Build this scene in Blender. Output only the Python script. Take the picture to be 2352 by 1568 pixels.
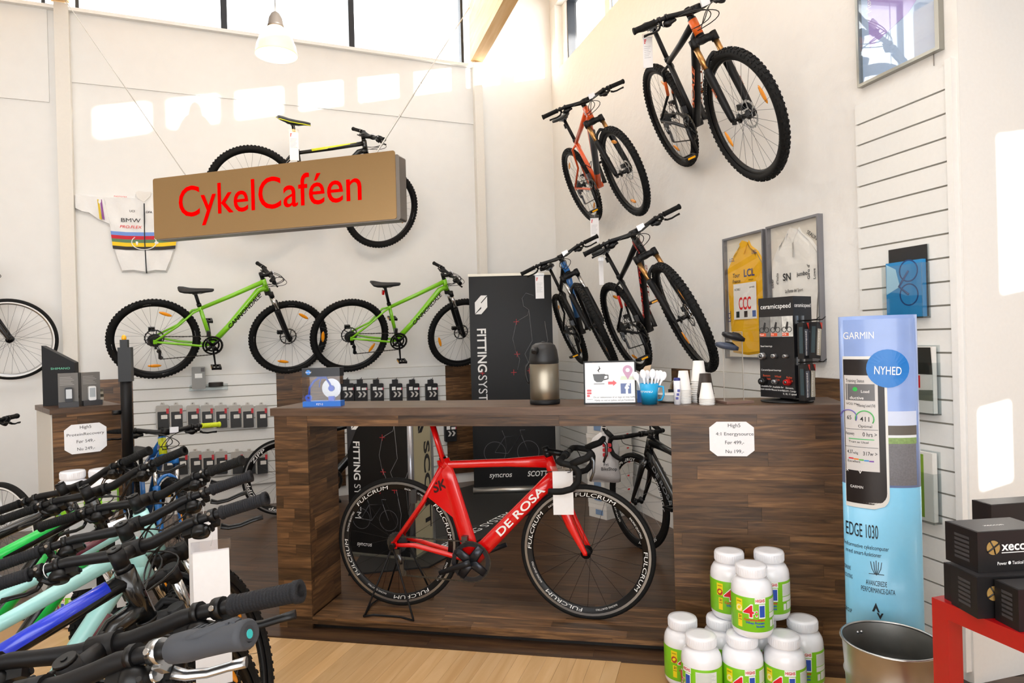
import bpy, math, random
import numpy as np
from mathutils import Matrix, Vector
random.seed(7)
SC = bpy.context.scene
COL = SC.collection
for _o in list(bpy.data.objects): bpy.data.objects.remove(_o)
R_ = math.radians
# ---------------------------------------------------------------- camera
F, CX, CY, CAMH = 1540.0, 1176.0, 784.0, 1.48
PITCH, ROLL = R_(-0.1), R_(-1.55)
_fw = np.array([0, math.cos(PITCH), math.sin(PITCH)]); _u0 = np.array([0, -math.sin(PITCH), math.cos(PITCH)]); _r0 = np.array([1., 0, 0])
RI = _r0*math.cos(ROLL)+_u0*math.sin(ROLL); UPV = -_r0*math.sin(ROLL)+_u0*math.cos(ROLL); FW = _fw
CAM = np.array([0, 0, CAMH])
cd = bpy.data.cameras.new('camera'); cam = bpy.data.objects.new('camera', cd); COL.objects.link(cam)
cd.sensor_width = 36; cd.lens = 36*F/2352; cd.clip_start = .05; cd.clip_end = 200
cam.matrix_world = Matrix([[RI[0], UPV[0], -FW[0], CAM[0]], [RI[1], UPV[1], -FW[1], CAM[1]], [RI[2], UPV[2], -FW[2], CAM[2]], [0, 0, 0, 1]])
SC.camera = cam
# directions: back wall runs along DB, right wall runs toward the viewer along TR, they meet at CN
def dirv(a): return np.array([math.sin(R_(a)), math.cos(R_(a)), 0.])
DB, TR = dirv(67.3), -dirv(-16.0)
CN = np.array([.5205, 7.5184, 0])
# ---------------------------------------------------------------- light
w = bpy.data.worlds.new('world'); SC.world = w; w.use_nodes = True
wn = w.node_tree.nodes['Background']; wn.inputs[0].default_value = (.90, .95, 1, 1); wn.inputs[1].default_value = 6.0
SUND = -DB-2*TR; SUND = SUND/np.linalg.norm(SUND); SUND = np.array([SUND[0], SUND[1], -.1137])
sl = bpy.data.lights.new('sun', 'SUN'); sl.energy = 14; sl.angle = R_(.6); sl.color = (1, .96, .9)
so = bpy.data.objects.new('sun', sl); COL.objects.link(so); so.rotation_euler = Vector(SUND).to_track_quat('-Z', 'Y').to_euler(); so.location = (6, -6, 6)
def area(name, loc, target, sx, sy, power, col):
    l = bpy.data.lights.new(name, 'AREA'); l.shape = 'RECTANGLE'; l.size = sx; l.size_y = sy; l.energy = power; l.color = col
    o = bpy.data.objects.new(name, l); COL.objects.link(o); o.location = loc
    o.rotation_euler = (Vector(target)-Vector(loc)).to_track_quat('-Z', 'Y').to_euler(); return o
area('front_fill', (-.6, -2.7, 2.0), (-.3, 3, 1.7), 6.5, 3.0, 175, (.93, .965, 1))  # added fill lamp just inside the closed front wall, in place of shop windows
area('overhead_fill', (-1.2, 1.6, 5.55), (-1.2, 1.6, 0), 4.5, 3.5, 95, (.93, .965, 1))  # added overhead fill lamp below the solid ceiling, which has no opening
SC.view_settings.view_transform = 'Standard'; SC.view_settings.look = 'None'
SC.view_settings.exposure = 0.55; SC.view_settings.gamma = 1; SC.view_settings.use_curve_mapping = False
# ---------------------------------------------------------------- helpers
def ray(x, y): return RI*(x-CX)/F+UPV*(CY-y)/F+FW
def onz(x, y, z): d = ray(x, y); return CAM+d*(z-CAMH)/d[2]
def aty(x, y, Y): d = ray(x, y); return CAM+d*Y/d[1]
def onpl(x, y, p, yaw):
    n = np.array([math.cos(R_(yaw)), -math.sin(R_(yaw)), 0]); d = ray(x, y); return CAM+d*((p-CAM)@n)/(d@n)
def srgb(h):
    h = h.lstrip('#'); c = [int(h[i:i+2], 16)/255 for i in (0, 2, 4)]
    return tuple(x/12.92 if x <= .04045 else ((x+.055)/1.055)**2.4 for x in c)+(1.,)
MATS = {}
def mat(hexcol, rough=.5, metal=0., bump=0., bscale=60., coat=0., emis=0., var=0., aniso=0., trans=0., alpha=1., spec=.5, stretch=None):
    key = (hexcol, rough, metal, bump, bscale, coat, emis, var, aniso, trans, alpha, spec, stretch)
    if key in MATS: return MATS[key]
    m = bpy.data.materials.new('m_'+hexcol.strip('#')); m.use_nodes = True; nt = m.node_tree; b = nt.nodes['Principled BSDF']
    c = srgb(hexcol); b.inputs['Base Color'].default_value = c; b.inputs['Roughness'].default_value = rough; b.inputs['Metallic'].default_value = metal
    b.inputs['Coat Weight'].default_value = coat; b.inputs['Coat Roughness'].default_value = .08; b.inputs['Specular IOR Level'].default_value = spec
    if aniso: b.inputs['Anisotropic'].default_value = aniso
    if trans: b.inputs['Transmission Weight'].default_value = trans
    if alpha < 1: b.inputs['Alpha'].default_value = alpha
    if emis: b.inputs['Emission Color'].default_value = c; b.inputs['Emission Strength'].default_value = emis
    tc = nt.nodes.new('ShaderNodeTexCoord'); nz = nt.nodes.new('ShaderNodeTexNoise'); nz.inputs['Scale'].default_value = bscale; nz.inputs['Detail'].default_value = 4
    src = tc.outputs['Object']
    if stretch:
        mp = nt.nodes.new('ShaderNodeMapping'); mp.inputs['Scale'].default_value = stretch; nt.links.new(src, mp.inputs[0]); src = mp.outputs[0]
    nt.links.new(src, nz.inputs['Vector'])
    v = var if var else .03
    mx = nt.nodes.new('ShaderNodeMix'); mx.data_type = 'RGBA'; mx.inputs[6].default_value = tuple(x*(1-v) for x in c[:3])+(1,); mx.inputs[7].default_value = tuple(min(1, x*(1+v)) for x in c[:3])+(1,)
    nt.links.new(nz.outputs['Fac'], mx.inputs[0]); nt.links.new(mx.outputs[2], b.inputs['Base Color'])
    if bump:
        bp = nt.nodes.new('ShaderNodeBump'); bp.inputs['Strength'].default_value = bump; bp.inputs['Distance'].default_value = .01
        nt.links.new(nz.outputs['Fac'], bp.inputs['Height']); nt.links.new(bp.outputs[0], b.inputs['Normal'])
    MATS[key] = m; return m
def wood(name, c0, c1, c2, rough=.35, gs=1., rv=.5):
    if name in MATS: return MATS[name]
    m = bpy.data.materials.new(name); m.use_nodes = True; nt = m.node_tree; L = nt.links; b = nt.nodes['Principled BSDF']; b.inputs['Roughness'].default_value = rough
    tc = nt.nodes.new('ShaderNodeTexCoord'); oi = nt.nodes.new('ShaderNodeObjectInfo')
    mp = nt.nodes.new('ShaderNodeMapping'); mp.inputs['Scale'].default_value = (2.2*gs, 26*gs, 26*gs); L.new(tc.outputs['Object'], mp.inputs[0])
    va = nt.nodes.new('ShaderNodeVectorMath'); va.operation = 'ADD'; cmb = nt.nodes.new('ShaderNodeCombineXYZ')
    ml = nt.nodes.new('ShaderNodeMath'); ml.operation = 'MULTIPLY'; ml.inputs[1].default_value = 91.7; L.new(oi.outputs['Random'], ml.inputs[0])
    for i in range(3): L.new(ml.outputs[0], cmb.inputs[i])
    L.new(mp.outputs[0], va.inputs[0]); L.new(cmb.outputs[0], va.inputs[1])
    nz = nt.nodes.new('ShaderNodeTexNoise'); nz.inputs['Scale'].default_value = 1.; nz.inputs['Detail'].default_value = 6; nz.inputs['Distortion'].default_value = 1.2; L.new(va.outputs[0], nz.inputs['Vector'])
    cr = nt.nodes.new('ShaderNodeValToRGB'); e = cr.color_ramp.elements; e[0].position = .3; e[0].color = srgb(c0); e[1].position = .72; e[1].color = srgb(c2); k = e.new(.5); k.color = srgb(c1)
    L.new(nz.outputs['Fac'], cr.inputs[0])
    hs = nt.nodes.new('ShaderNodeHueSaturation'); L.new(cr.outputs[0], hs.inputs['Color'])
    mr = nt.nodes.new('ShaderNodeMapRange'); mr.inputs[3].default_value = 1-rv; mr.inputs[4].default_value = 1+rv
    wn2 = nt.nodes.new('ShaderNodeTexWhiteNoise'); wn2.noise_dimensions = '1D'; L.new(oi.outputs['Random'], wn2.inputs['W']); L.new(wn2.outputs['Value'], mr.inputs[0]); L.new(mr.outputs[0], hs.inputs['Value'])
    L.new(hs.outputs[0], b.inputs['Base Color'])
    bp = nt.nodes.new('ShaderNodeBump'); bp.inputs['Strength'].default_value = .12; bp.inputs['Distance'].default_value = .004; L.new(nz.outputs['Fac'], bp.inputs['Height']); L.new(bp.outputs[0], b.inputs['Normal'])
    MATS[name] = m; return m
def glass(name, tint=(1, 1, 1, 1), refl=.08, rough=.02):
    if name in MATS: return MATS[name]
    m = bpy.data.materials.new(name); m.use_nodes = True; nt = m.node_tree; nt.nodes.clear(); L = nt.links
    out = nt.nodes.new('ShaderNodeOutputMaterial'); mx = nt.nodes.new('ShaderNodeMixShader'); t = nt.nodes.new('ShaderNodeBsdfTransparent'); g = nt.nodes.new('ShaderNodeBsdfGlossy'); fr = nt.nodes.new('ShaderNodeLayerWeight'); pw = nt.nodes.new('ShaderNodeMath'); pw.operation = 'POWER'; pw.inputs[1].default_value = 4; ad = nt.nodes.new('ShaderNodeMath'); ad.operation = 'MULTIPLY_ADD'
    fr.inputs[0].default_value = .5; ad.inputs[1].default_value = .5; ad.inputs[2].default_value = refl; L.new(fr.outputs['Facing'], pw.inputs[0]); L.new(pw.outputs[0], ad.inputs[0]); t.inputs[0].default_value = tint; g.inputs['Roughness'].default_value = rough
    L.new(ad.outputs[0], mx.inputs[0]); L.new(t.outputs[0], mx.inputs[1]); L.new(g.outputs[0], mx.inputs[2]); L.new(mx.outputs[0], out.inputs[0])
    MATS[name] = m; return m
def nrm(v): v = np.asarray(v, float); return v/(np.linalg.norm(v)+1e-12)
class MB:
    def __init__(s): s.V = []; s.Fc = []; s.S = []; s.MI = []; s.n = 0; s.mi = 0
    def add(s, V, Fs, smooth=False):
        V = np.asarray(V, float); s.V.append(V); k = s.n
        for f in Fs: s.Fc.append([i+k for i in f]); s.S.append(smooth); s.MI.append(s.mi)
        s.n += len(V); return s
    def box(s, c, sz, Rm=None, taper=1.):
        h = np.asarray(sz, float)/2; P = np.array([[x, y, z] for z in (-1, 1) for y in (-1, 1) for x in (-1, 1)], float); P[4:, :2] *= taper; P = P*h
        if Rm is not None: P = P@np.asarray(Rm).T
        return s.add(P+np.asarray(c, float), [(0, 2, 3, 1), (4, 5, 7, 6), (0, 1, 5, 4), (2, 6, 7, 3), (0, 4, 6, 2), (1, 3, 7, 5)])
    def bbox(s, lo, hi):
        lo = np.asarray(lo, float); hi = np.asarray(hi, float); return s.box((lo+hi)/2, hi-lo)
    def tube(s, pts, r, n=8, cap=True, closed=False, flat=None, smooth=True, ref=None):
        P = np.asarray(pts, float); k = len(P); r = np.broadcast_to(np.asarray(r, float), (k,)) if np.ndim(r) <= 1 else np.asarray(r)
        T = np.gradient(P, axis=0) if not closed else np.roll(P, -1, 0)-np.roll(P, 1, 0); T = T/(np.linalg.norm(T, axis=1)[:, None]+1e-12)
        a = np.asarray(ref, float) if ref is not None else (np.array([0, 0, 1.]) if abs(T[0][2]) < .9 else np.array([0, 1., 0]))
        V = np.zeros((k, n, 3)); an = np.arange(n)*2*math.pi/n
        if ref is None: a = a-T[0]*(a@T[0])
        for i in range(k):
            a2 = a-T[i]*(a@T[i]); nn = np.linalg.norm(a2)
            if nn > 1e-6: a2 = a2/nn
            if ref is None: a = a2
            b2 = np.cross(T[i], a2); fa, fb = (1, 1) if flat is None else flat
            V[i] = P[i]+r[i]*(fa*np.cos(an)[:, None]*a2+fb*np.sin(an)[:, None]*b2)
        Fs = []
        for i in range(k if closed else k-1):
            j = (i+1) % k
            for q in range(n): p = (q+1) % n; Fs.append((i*n+q, i*n+p, j*n+p, j*n+q))
        s.add(V.reshape(-1, 3), Fs, smooth)
        if cap and not closed:
            o = s.n-k*n; s.Fc += [[o+q for q in range(n)][::-1], [o+(k-1)*n+q for q in range(n)]]; s.S += [False]*2; s.MI += [s.mi]*2
        return s
    def cyl(s, a, b, r, n=12, r2=None): return s.tube([a, b], [r, r if r2 is None else r2], n)
    def lathe(s, prof, o=(0, 0, 0), ax=(0, 0, 1), n=24, smooth=True, closed=False, ang=(0, 2*math.pi)):
        ax = nrm(ax); a = nrm(np.cross(ax, [1, 0, 0]) if abs(ax[0]) < .9 else np.cross(ax, [0, 1, 0])); b = np.cross(ax, a); o = np.asarray(o, float)
        full = abs(ang[1]-ang[0]-2*math.pi) < 1e-6; m = n if full else n+1
        t = ang[0]+np.arange(m)*(ang[1]-ang[0])/n; k = len(prof)
        V = np.array([[o+ax*z+r*(math.cos(x)*a+math.sin(x)*b) for r, z in prof] for x in t]).reshape(-1, 3)
        Fs = []
        for i in range(n):
            j = (i+1) % m
            for q in range(k if closed else k-1): p = (q+1) % k; Fs.append((i*k+q, j*k+q, j*k+p, i*k+p))
        return s.add(V, Fs, smooth)
    def prism(s, poly, y0, y1, fr=None):
        # polygon in XZ extruded along Y
        n = len(poly); V = np.array([[x, y0, z] for x, z in poly]+[[x, y1, z] for x, z in poly], float)
        if fr is not None: V = V@np.asarray(fr[0]).T+np.asarray(fr[1])
        return s.add(V, [list(range(n)), list(range(2*n-1, n-1, -1))]+[(i, i+n, (i+1) % n+n, (i+1) % n) for i in range(n)])
    def ell(s, c, r, nu=12, nv=8):
        V = [[c[0]+r[0]*math.cos(a)*math.cos(b), c[1]+r[1]*math.sin(a)*math.cos(b), c[2]+r[2]*math.sin(b)] for b in np.linspace(-math.pi/2, math.pi/2, nv+1) for a in np.arange(nu)*2*math.pi/nu]
        return s.add(V, [(i*nu+q, i*nu+(q+1) % nu, (i+1)*nu+(q+1) % nu, (i+1)*nu+q) for i in range(nv) for q in range(nu)], True)
    def loft(s, secs, smooth=True, cap=True):
        k = len(secs); n = len(secs[0]); V = np.array(secs, float).reshape(-1, 3)
        s.add(V, [(i*n+q, i*n+(q+1) % n, (i+1)*n+(q+1) % n, (i+1)*n+q) for i in range(k-1) for q in range(n)], smooth)
        if cap:
            o = s.n-k*n; s.Fc += [[o+q for q in range(n)][::-1], [o+(k-1)*n+q for q in range(n)]]; s.S += [False]*2; s.MI += [s.mi]*2
        return s
    def grid(s, fn, nu, nv, smooth=True):
        V = [fn(u/nu, v/nv) for v in range(nv+1) for u in range(nu+1)]
        return s.add(V, [(v*(nu+1)+u, v*(nu+1)+u+1, (v+1)*(nu+1)+u+1, (v+1)*(nu+1)+u) for v in range(nv) for u in range(nu)], smooth)
    def mesh(s, name, mats):
        me = bpy.data.meshes.new(name); V = np.concatenate(s.V) if s.V else np.zeros((0, 3)); me.from_pydata(V.tolist(), [], s.Fc)
        me.polygons.foreach_set('use_smooth', s.S)
        if not isinstance(mats, (list, tuple)): mats = [mats]
        for m in mats: me.materials.append(m)
        if len(mats) > 1: me.polygons.foreach_set('material_index', s.MI)
        me.update(); return me
    def build(s, name, mats, parent=None, M=None): return place(s.mesh(name, mats), name, parent, M)
def place(me, name, parent=None, M=None):
    o = bpy.data.objects.new(name, me); COL.objects.link(o); o.parent = parent
    if M is not None: o.matrix_local = Matrix(np.asarray(M).tolist()) if not isinstance(M, Matrix) else M
    return o
def frame(o, a=0., M3=None):
    m = np.eye(4); m[:3, 3] = o
    if M3 is not None: m[:3, :3] = M3
    else: c, s_ = math.cos(R_(a)), math.sin(R_(a)); m[:2, :2] = [[c, -s_], [s_, c]]
    return m
def thing(name, label, cat, M=None, group=None):
    o = bpy.data.objects.new(name, None); COL.objects.link(o); o.empty_display_size = .05
    if M is not None: o.matrix_local = Matrix(np.asarray(M).tolist())
    return tag(o, label, cat, group)
def tag(o, label, cat, group=None):
    o['label'] = label; o['category'] = cat
    if group: o['group'] = group
    return o
def struct(o): o['kind'] = 'structure'; return o
# ---- lettering
TXT = {}; TXTB = {}
def txt(s, bold=0., shear=0., ext=0., res=4):
    if 'M' in s: bold = 0.    # outlines of M break up when emboldened
    k = (s, bold, shear, ext)
    if k in TXT: return TXT[k]
    c = bpy.data.curves.new('t', 'FONT'); c.body = s; c.size = 1; c.offset = bold; c.shear = shear; c.extrude = ext; c.resolution_u = res; c.align_x = 'LEFT'
    o = bpy.data.objects.new('t', c); me = bpy.data.meshes.new_from_object(o)
    V = np.zeros(len(me.vertices)*3); me.vertices.foreach_get('co', V); V = V.reshape(-1, 3); Fs = [list(p.vertices) for p in me.polygons]
    bpy.data.objects.remove(o); bpy.data.curves.remove(c); bpy.data.meshes.remove(me)
    if len(V):
        if bold:
            B = txt(s, 0., shear, ext, res); x_, X_, z_, Z_ = TXTB[(s, 0., shear, ext)]; V[:, 0] = np.clip(V[:, 0], x_-bold, X_+bold); V[:, 1] = np.clip(V[:, 1], z_-bold, Z_+bold)
        TXTB[k] = (V[:, 0].min(), V[:, 0].max(), V[:, 1].min(), V[:, 1].max()); V[:, 0] -= V[:, 0].min()
    TXT[k] = (V, Fs); return TXT[k]
def refine(P, Fs, ml):
    # split long triangles so that lettering can follow a curved surface
    out = []; st = [[P[f[0]], P[f[i]], P[f[i+1]]] for f in Fs for i in range(1, len(f)-1)]
    while st:
        t = st.pop(); e = [abs(t[i][0]-t[(i+1) % 3][0]) for i in range(3)]; i = int(np.argmax(e))
        if e[i] <= ml: out += t; continue
        m = (t[i]+t[(i+1) % 3])/2; o = t[(i+2) % 3]; st.append([t[i], m, o]); st.append([m, t[(i+1) % 3], o])
    return np.array(out), [(3*k, 3*k+1, 3*k+2) for k in range(len(out)//3)]
def write(mb, s, x, z, size=None, width=None, y=-.001, bold=0., shear=0., align='c', rot=0., ext=0., map3=None, flat3=None):
    # lettering on a face whose outward direction is -Y; x,z is the anchor (baseline), size = cap height
    V, Fs = txt(s, bold, shear, ext)
    if not len(V): return
    V = V.copy(); W = V[:, 0].max(); sx = sz = (size or .05)/.70
    if width:
        sx = width/W
        if not size: sz = sx
    X = V[:, 0]*sx-{'c': W*sx/2, 'l': 0, 'r': W*sx}[align]; Z = V[:, 1]*sz; Y = -V[:, 2]*sz
    if rot: c, q = math.cos(R_(rot)), math.sin(R_(rot)); X, Z = X*c-Z*q, X*q+Z*c
    P = np.stack([X+x, Y+y, Z+z], 1)
    if map3: P, Fs = refine(P, Fs, .006); P = np.array([map3(*p) for p in P])
    if flat3: P = np.array([flat3(*p) for p in P])
    mb.add(P, Fs)
def ringtext(mb, s, r, a0, y, size, side=-1, bold=0., shear=0., sx=1.):
    # lettering bent round a wheel, read from side -1 (right side, -Y) or +1
    V, Fs = txt(s, bold, shear); V = V.copy(); k = size/.70
    W = V[:, 0].max()*k*sx; an = R_(a0)-(V[:, 0]*k*sx-W/2)/r; rr = r+V[:, 1]*k
    if side < 0: P = np.stack([rr*np.cos(an), np.full(len(V), y), rr*np.sin(an)], 1)
    else: P = np.stack([-rr*np.cos(an), np.full(len(V), y), rr*np.sin(an)], 1)
    mb.add(P, Fs)
def fbox(me_or_parent, name, lo, hi, m, M=None): return MB().bbox(lo, hi).build(name, m, me_or_parent, M)
# ---------------------------------------------------------------- room
BWF, RWF = frame(CN, 22.7), frame(CN, -74.0)
def bwp(x, y):
    p = onpl(x, y, CN, 67.3)-CN; return float(p@DB), float(p[2])
def rwp(x, y):
    p = onpl(x, y, CN, -16.0)-CN; return float(p@TR), float(p[2])
WALL = mat('#e9e8e5', .75, bump=.03, bscale=9); PLAST = mat('#e8e6e2', .85, bump=.55, bscale=14, var=.02); WHITE = mat('#ecebe8', .5)
SLAT = mat('#e7e7e4', .42); GROOVE = mat('#a9a397', .6); FRAMEDK = mat('#22252b', .4); FRAMEBL = mat('#8fa3bf', .4); BLK = mat('#0b0b0c', .4)
WAL = wood('walnut', '#3a2718', '#5a3f27', '#7d5b3a', .38, 1.7, .45); WALD = wood('walnut_floor', '#33231a', '#4b3524', '#62472f', .3, 1.4, .25); WALT = wood('walnut_top', '#3a2a1e', '#564030', '#6f5541', .4, .8, .1)
BEECH = wood('beech', '#c09866', '#caa473', '#d2af81', .32, .6, .09); PINE = wood('pine', '#d3a468', '#e3b87c', '#eecb96', .6, .5, .05)
def wallpart(name, parent, fr, lo, hi, m): o = MB().bbox(lo, hi).build(name, m, parent, fr if parent is None else None); return o
SILL, TOPZ = 4.412, 5.7
wb_ = struct(MB().bbox((-8, 0, 0), (.25, .3, SILL)).bbox((-.94, 0, SILL), (.25, .3, TOPZ)).bbox((-8, 0, 5.55), (-.94, .3, TOPZ)).build('wall_back', WALL, None, BWF))
MB().bbox((-4.69, -.012, 3.79), (-.94, 0, SILL-.03)).build('upper_board', WALL, wb_)
MB().bbox((-8, -.012, 3.6), (-4.75, 0, SILL-.03)).build('upper_board', WALL, wb_)
struct(MB().bbox((-8, -.06, SILL-.03), (-.9, .02, SILL)).build('trim_1', WHITE, None, BWF))
wr_ = struct(MB().bbox((-.05, 0, 0), (4.93, .3, SILL)).bbox((4.93, 0, 3.1), (10.6, .3, SILL)).bbox((-.05, 0, 5.14), (10.6, .3, TOPZ)).build('wall_right', PLAST, None, RWF))
# upper windows
GL = glass('window_glass', (1, 1, 1, 1), .0)
wi = 0
for x0, x1 in ((-2.187, -1.0), (-3.369, -2.187), (-4.56, -3.369), (-5.9, -4.78), (-7.1, -5.9)):
    wi += 1; b = MB(); t = .028
    b.bbox((x0, .08, SILL), (x0+t, .16, 5.55)).bbox((x1-t, .08, SILL), (x1, .16, 5.55)).bbox((x0, .08, 5.52), (x1, .16, 5.55)).bbox((x0, .08, SILL), (x1, .16, SILL+.012))
    o = struct(b.build('window_%d' % wi, FRAMEDK, None, BWF)); MB().bbox((x0+t, .11, SILL+.012), (x1-t, .118, 5.52)).build('pane', GL, o)
posts = [.22+1.13*k for k in range(10)]
for k, p in enumerate(posts[:-1]):
    wi += 1; a, c = p+.055, posts[k+1]-.055; b = MB(); t = .022
    b.bbox((a, .1, SILL), (a+t, .2, 5.14)).bbox((c-t, .1, SILL), (c, .2, 5.14)).bbox((a, .1, 5.12), (c, .2, 5.14)).bbox((a, .1, SILL), (c, .2, SILL+.01))
    o = struct(b.build('window_%d' % wi, FRAMEBL if k else FRAMEDK, None, RWF)); MB().bbox((a+t, .14, SILL+.01), (c-t, .147, 5.12)).build('pane', GL, o)
b = MB()
b.bbox((-.05, 0, SILL), (posts[0]-.055, .3, 5.14))
for p in posts: b.bbox((p-.055, 0.08, SILL), (p+.055, .2, 5.14))
b.build('window_post', WHITE, wr_)
# columns with beams running toward the viewer
for k, (x0, x1) in enumerate(((-4.69, -4.585), (-.945, -.855))):
    struct(MB().bbox((x0, -.075, 0), (x1, .01, SILL+.02)).build('trim_%d' % (k+2), mat('#e4dfd6', .6), None, BWF))
    be = np.array(CN)+DB*((x0+x1)/2)
    o = MB().bbox((0, -.065, SILL+.03), (12., .065, TOPZ-.35)).build('ceiling_beam', PINE, None, frame(be-np.array(TR)*-.05, -74.))
    tag(o, 'pine glulam roof beam above the left end of the back wall' if k == 0 else 'pine glulam roof beam above the corner beside the right wall', 'beam')
# rest of the shell
ce = struct(MB().bbox((-8, -4, TOPZ), (6.5, 9.8, TOPZ+.2)).build('ceiling', WHITE))
struct(MB().bbox((-6.3, -4, 0), (-6.1, 5.2, TOPZ)).build('wall_left', WALL))
struct(MB().bbox((-6.3, -3.2, 0), (4.7, -3.0, TOPZ)).build('wall_front', WALL))
PEND = CN+TR*4.93
PF = frame(PEND, 16.0)    # partition: local x runs right, faces the viewer
struct(MB().bbox((.004, 0, 0), (3.4, .2, 3.1)).build('wall_partition', mat('#ecebe8', .55), None, PF))
struct(MB().bbox((0, -6.2, 3.1), (3.6, .3, 3.25)).build('ceiling_alcove', WHITE, None, PF))
# unseen side wall, its openings shaped to throw sun patches on the partition
side = MB(); SX = 4.6
def hit(u, z):
    p = PEND+np.array([math.cos(R_(16)), math.sin(R_(16)), 0])*u; p = np.array([p[0], p[1], z]); k = (SX-p[0])/SUND[0]; q = p+SUND*k; return q[1], q[2]
ya0, za0 = hit(.16, 1.62); ya1, za1 = hit(.62, 2.36); yb0, zb0 = hit(.02, .80); yb1, zb1 = hit(.23, 1.17)
ys = sorted([ya0, ya1]); zs = (za0, za1); yt = sorted([yb0, yb1]); zt = (zb0, zb1)
side.bbox((SX, -3.2, zs[1]), (SX+.06, 4, 3.2)).bbox((SX, -3.2, zs[0]), (SX+.06, ys[0], zs[1])).bbox((SX, ys[1], zs[0]), (SX+.06, 4, zs[1])).bbox((SX, -3.2, zt[1]), (SX+.06, 4, zs[0]))
side.bbox((SX, -3.2, zt[0]), (SX+.06, yt[0], zt[1])).bbox((SX, yt[1], zt[0]), (SX+.06, 4, zt[1])).bbox((SX, -3.2, 0), (SX+.06, 4, zt[0]))
struct(side.build('wall_sun_mask', WALL))
# ---- floors
CO = np.array([-1.268, 3.542, 0]); CF = frame(CO, -11.7)
def cfp(x, y, y0=0.):
    dx = CF[:3, 0]; dy = CF[:3, 1]; p = onpl(x, y, CO+dy*y0, 101.7)-CO; return float(p@dx), float(p[2])
fl = struct(MB().bbox((-6.2, -3.1, -.06), (6.2, 4.4, -.008)).build('floor', mat('#b28a58', .4)))
fd = struct(MB().bbox((-5.2, -.10, -.03), (4.2, 5.2, -.002)).build('floor_walnut', mat('#33241a', .4), None, CF))
MB().bbox((-5.2, -.115, -.03), (4.2, -.10, .004)).build('edge_strip', mat('#3a281b', .35), fd)
rnd = random.Random(3)
def plank(parent, lo, hi, m, M=None, name='plank'):
    lo = np.array(lo, float); hi = np.array(hi, float); c = (lo+hi)/2; T = np.eye(4); T[:3, 3] = c
    if M is not None: T = M@T
    return MB().box((0, 0, 0), hi-lo).build(name, m, parent, T)
cnt = 0
for r in range(44):            # walnut boards run along the counter
    y = -.098+r*.088; x = -3.0-rnd.random()*.8
    while x < 2.7:
        l = rnd.uniform(.65, 1.35); plank(fd, (x, y, -.004), (x+l-.0012, y+.0868, rnd.uniform(0, .0006)), WALD); x += l; cnt += 1
M90 = np.array([[0, -1, 0, 0], [1, 0, 0, 0], [0, 0, 1, 0], [0, 0, 0, 1.]])
BF = frame(CO, -17.)
for r in range(44):             # beech staves run toward the viewer
    x = -1.2+r*.068; y = -.16-rnd.random()*.25
    y1 = 0.
    while y > -2.6:
        l = rnd.uniform(.28, .52)
        lo, hi = (y-l+.001, -(x+.0672), -.012), (y, -x, -.004+rnd.uniform(0, .0004))
        if y1 == 0.: hi = (.05, -x, hi[2]); y1 = 1
        plank(fl, lo, hi, BEECH, BF@M90); y -= l; cnt += 1
# ---- counter
ct = thing('counter', 'long dark walnut shop counter with an open bay holding the red bike', 'counter', CF)
D_ = .36
def staves(par, x0, x1, z0, z1, y, h=.0626, axis='x', m=WAL, lens=(.25, .6), th=.012, side=0):
    z = z0
    while z < z1-.004:
        zz = min(z+h, z1); u = x0; first = True
        while u < x1-.001:
            l = rnd.uniform(*lens)*(rnd.random() if first else 1)+.03; v = min(u+l, x1); first = False
            if x1-v < .05: v = x1
            j = rnd.uniform(0, .0008)
            if axis == 'x': plank(par, (u+.0003, y-j, z+.0003), (v-.0003, y+th, zz-.0003), m)
            elif axis == 'y': plank(par, (u+.0003, -th if side > 0 else 0, z+.0003), (v-.0003, j if side > 0 else th, zz-.0003), m, np.array([[0, -1, 0, y], [1, 0, 0, 0], [0, 0, 1, 0], [0, 0, 0, 1.]]))
            else: plank(par, (u+.0003, z+.0003, y-th), (v-.0003, zz-.0003, y+j), m)
            u = v
        z = zz
CORE = mat('#2a1a10', .5)
ep = MB().bbox((.013, .013, .0), (.177, D_, 1.115)).build('end_panel', CORE, ct); staves(ep, .0, .19, .0, 1.115, .0, lens=(.12, .3)); staves(ep, .012, D_, .06, 1.115, .178, axis='y', lens=(.2, .4), side=-1); staves(ep, .012, D_, .0, 1.115, .0, axis='y', lens=(.2, .4), side=1)
fp = MB().bbox((2.053, .013, .0), (2.79, D_, 1.115)).build('front_panel', CORE, ct); staves(fp, 2.04, 2.8, .0, 1.115, .0, lens=(.3, .75)); staves(fp, .012, D_, .06, 1.115, 2.052, axis='y', lens=(.2, .4), side=1)
bm = MB().bbox((.19, .013, 1.062), (2.04, D_, 1.115)).build('beam', CORE, ct); staves(bm, .19, 2.04, 1.06, 1.115, .0, h=.055, lens=(.5, .9))
pd = MB().bbox((.19, .03, .0), (2.04, D_, .05)).build('podium', mat('#120d09', .6), ct); staves(pd, .19, 2.04, .0, D_, .062, h=.06, axis='t', lens=(.5, .95)); staves(pd, .19, 2.04, .028, .05, -.002, h=.022, lens=(.6, 1.), th=.01)
wt = MB()
for k in range(6): pass
wt = tag(MB().bbox((-.015, -.012, 1.1155), (2.815, .375, 1.155)).build('worktop', WALT, None, CF), 'thick brown wooden worktop along the top of the counter', 'worktop')
for k in range(6): plank(wt, (-.015 if k % 2 else -.015, -.012+k*.0645, 1.1551), (1.1+.2*math.sin(k*2), -.012+(k+1)*.0645-.0004, 1.1556), WALT); plank(wt, (1.1+.2*math.sin(k*2)+.0005, -.012+k*.0645, 1.1551), (2.815, -.012+(k+1)*.0645-.0004, 1.1556), WALT)
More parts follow.
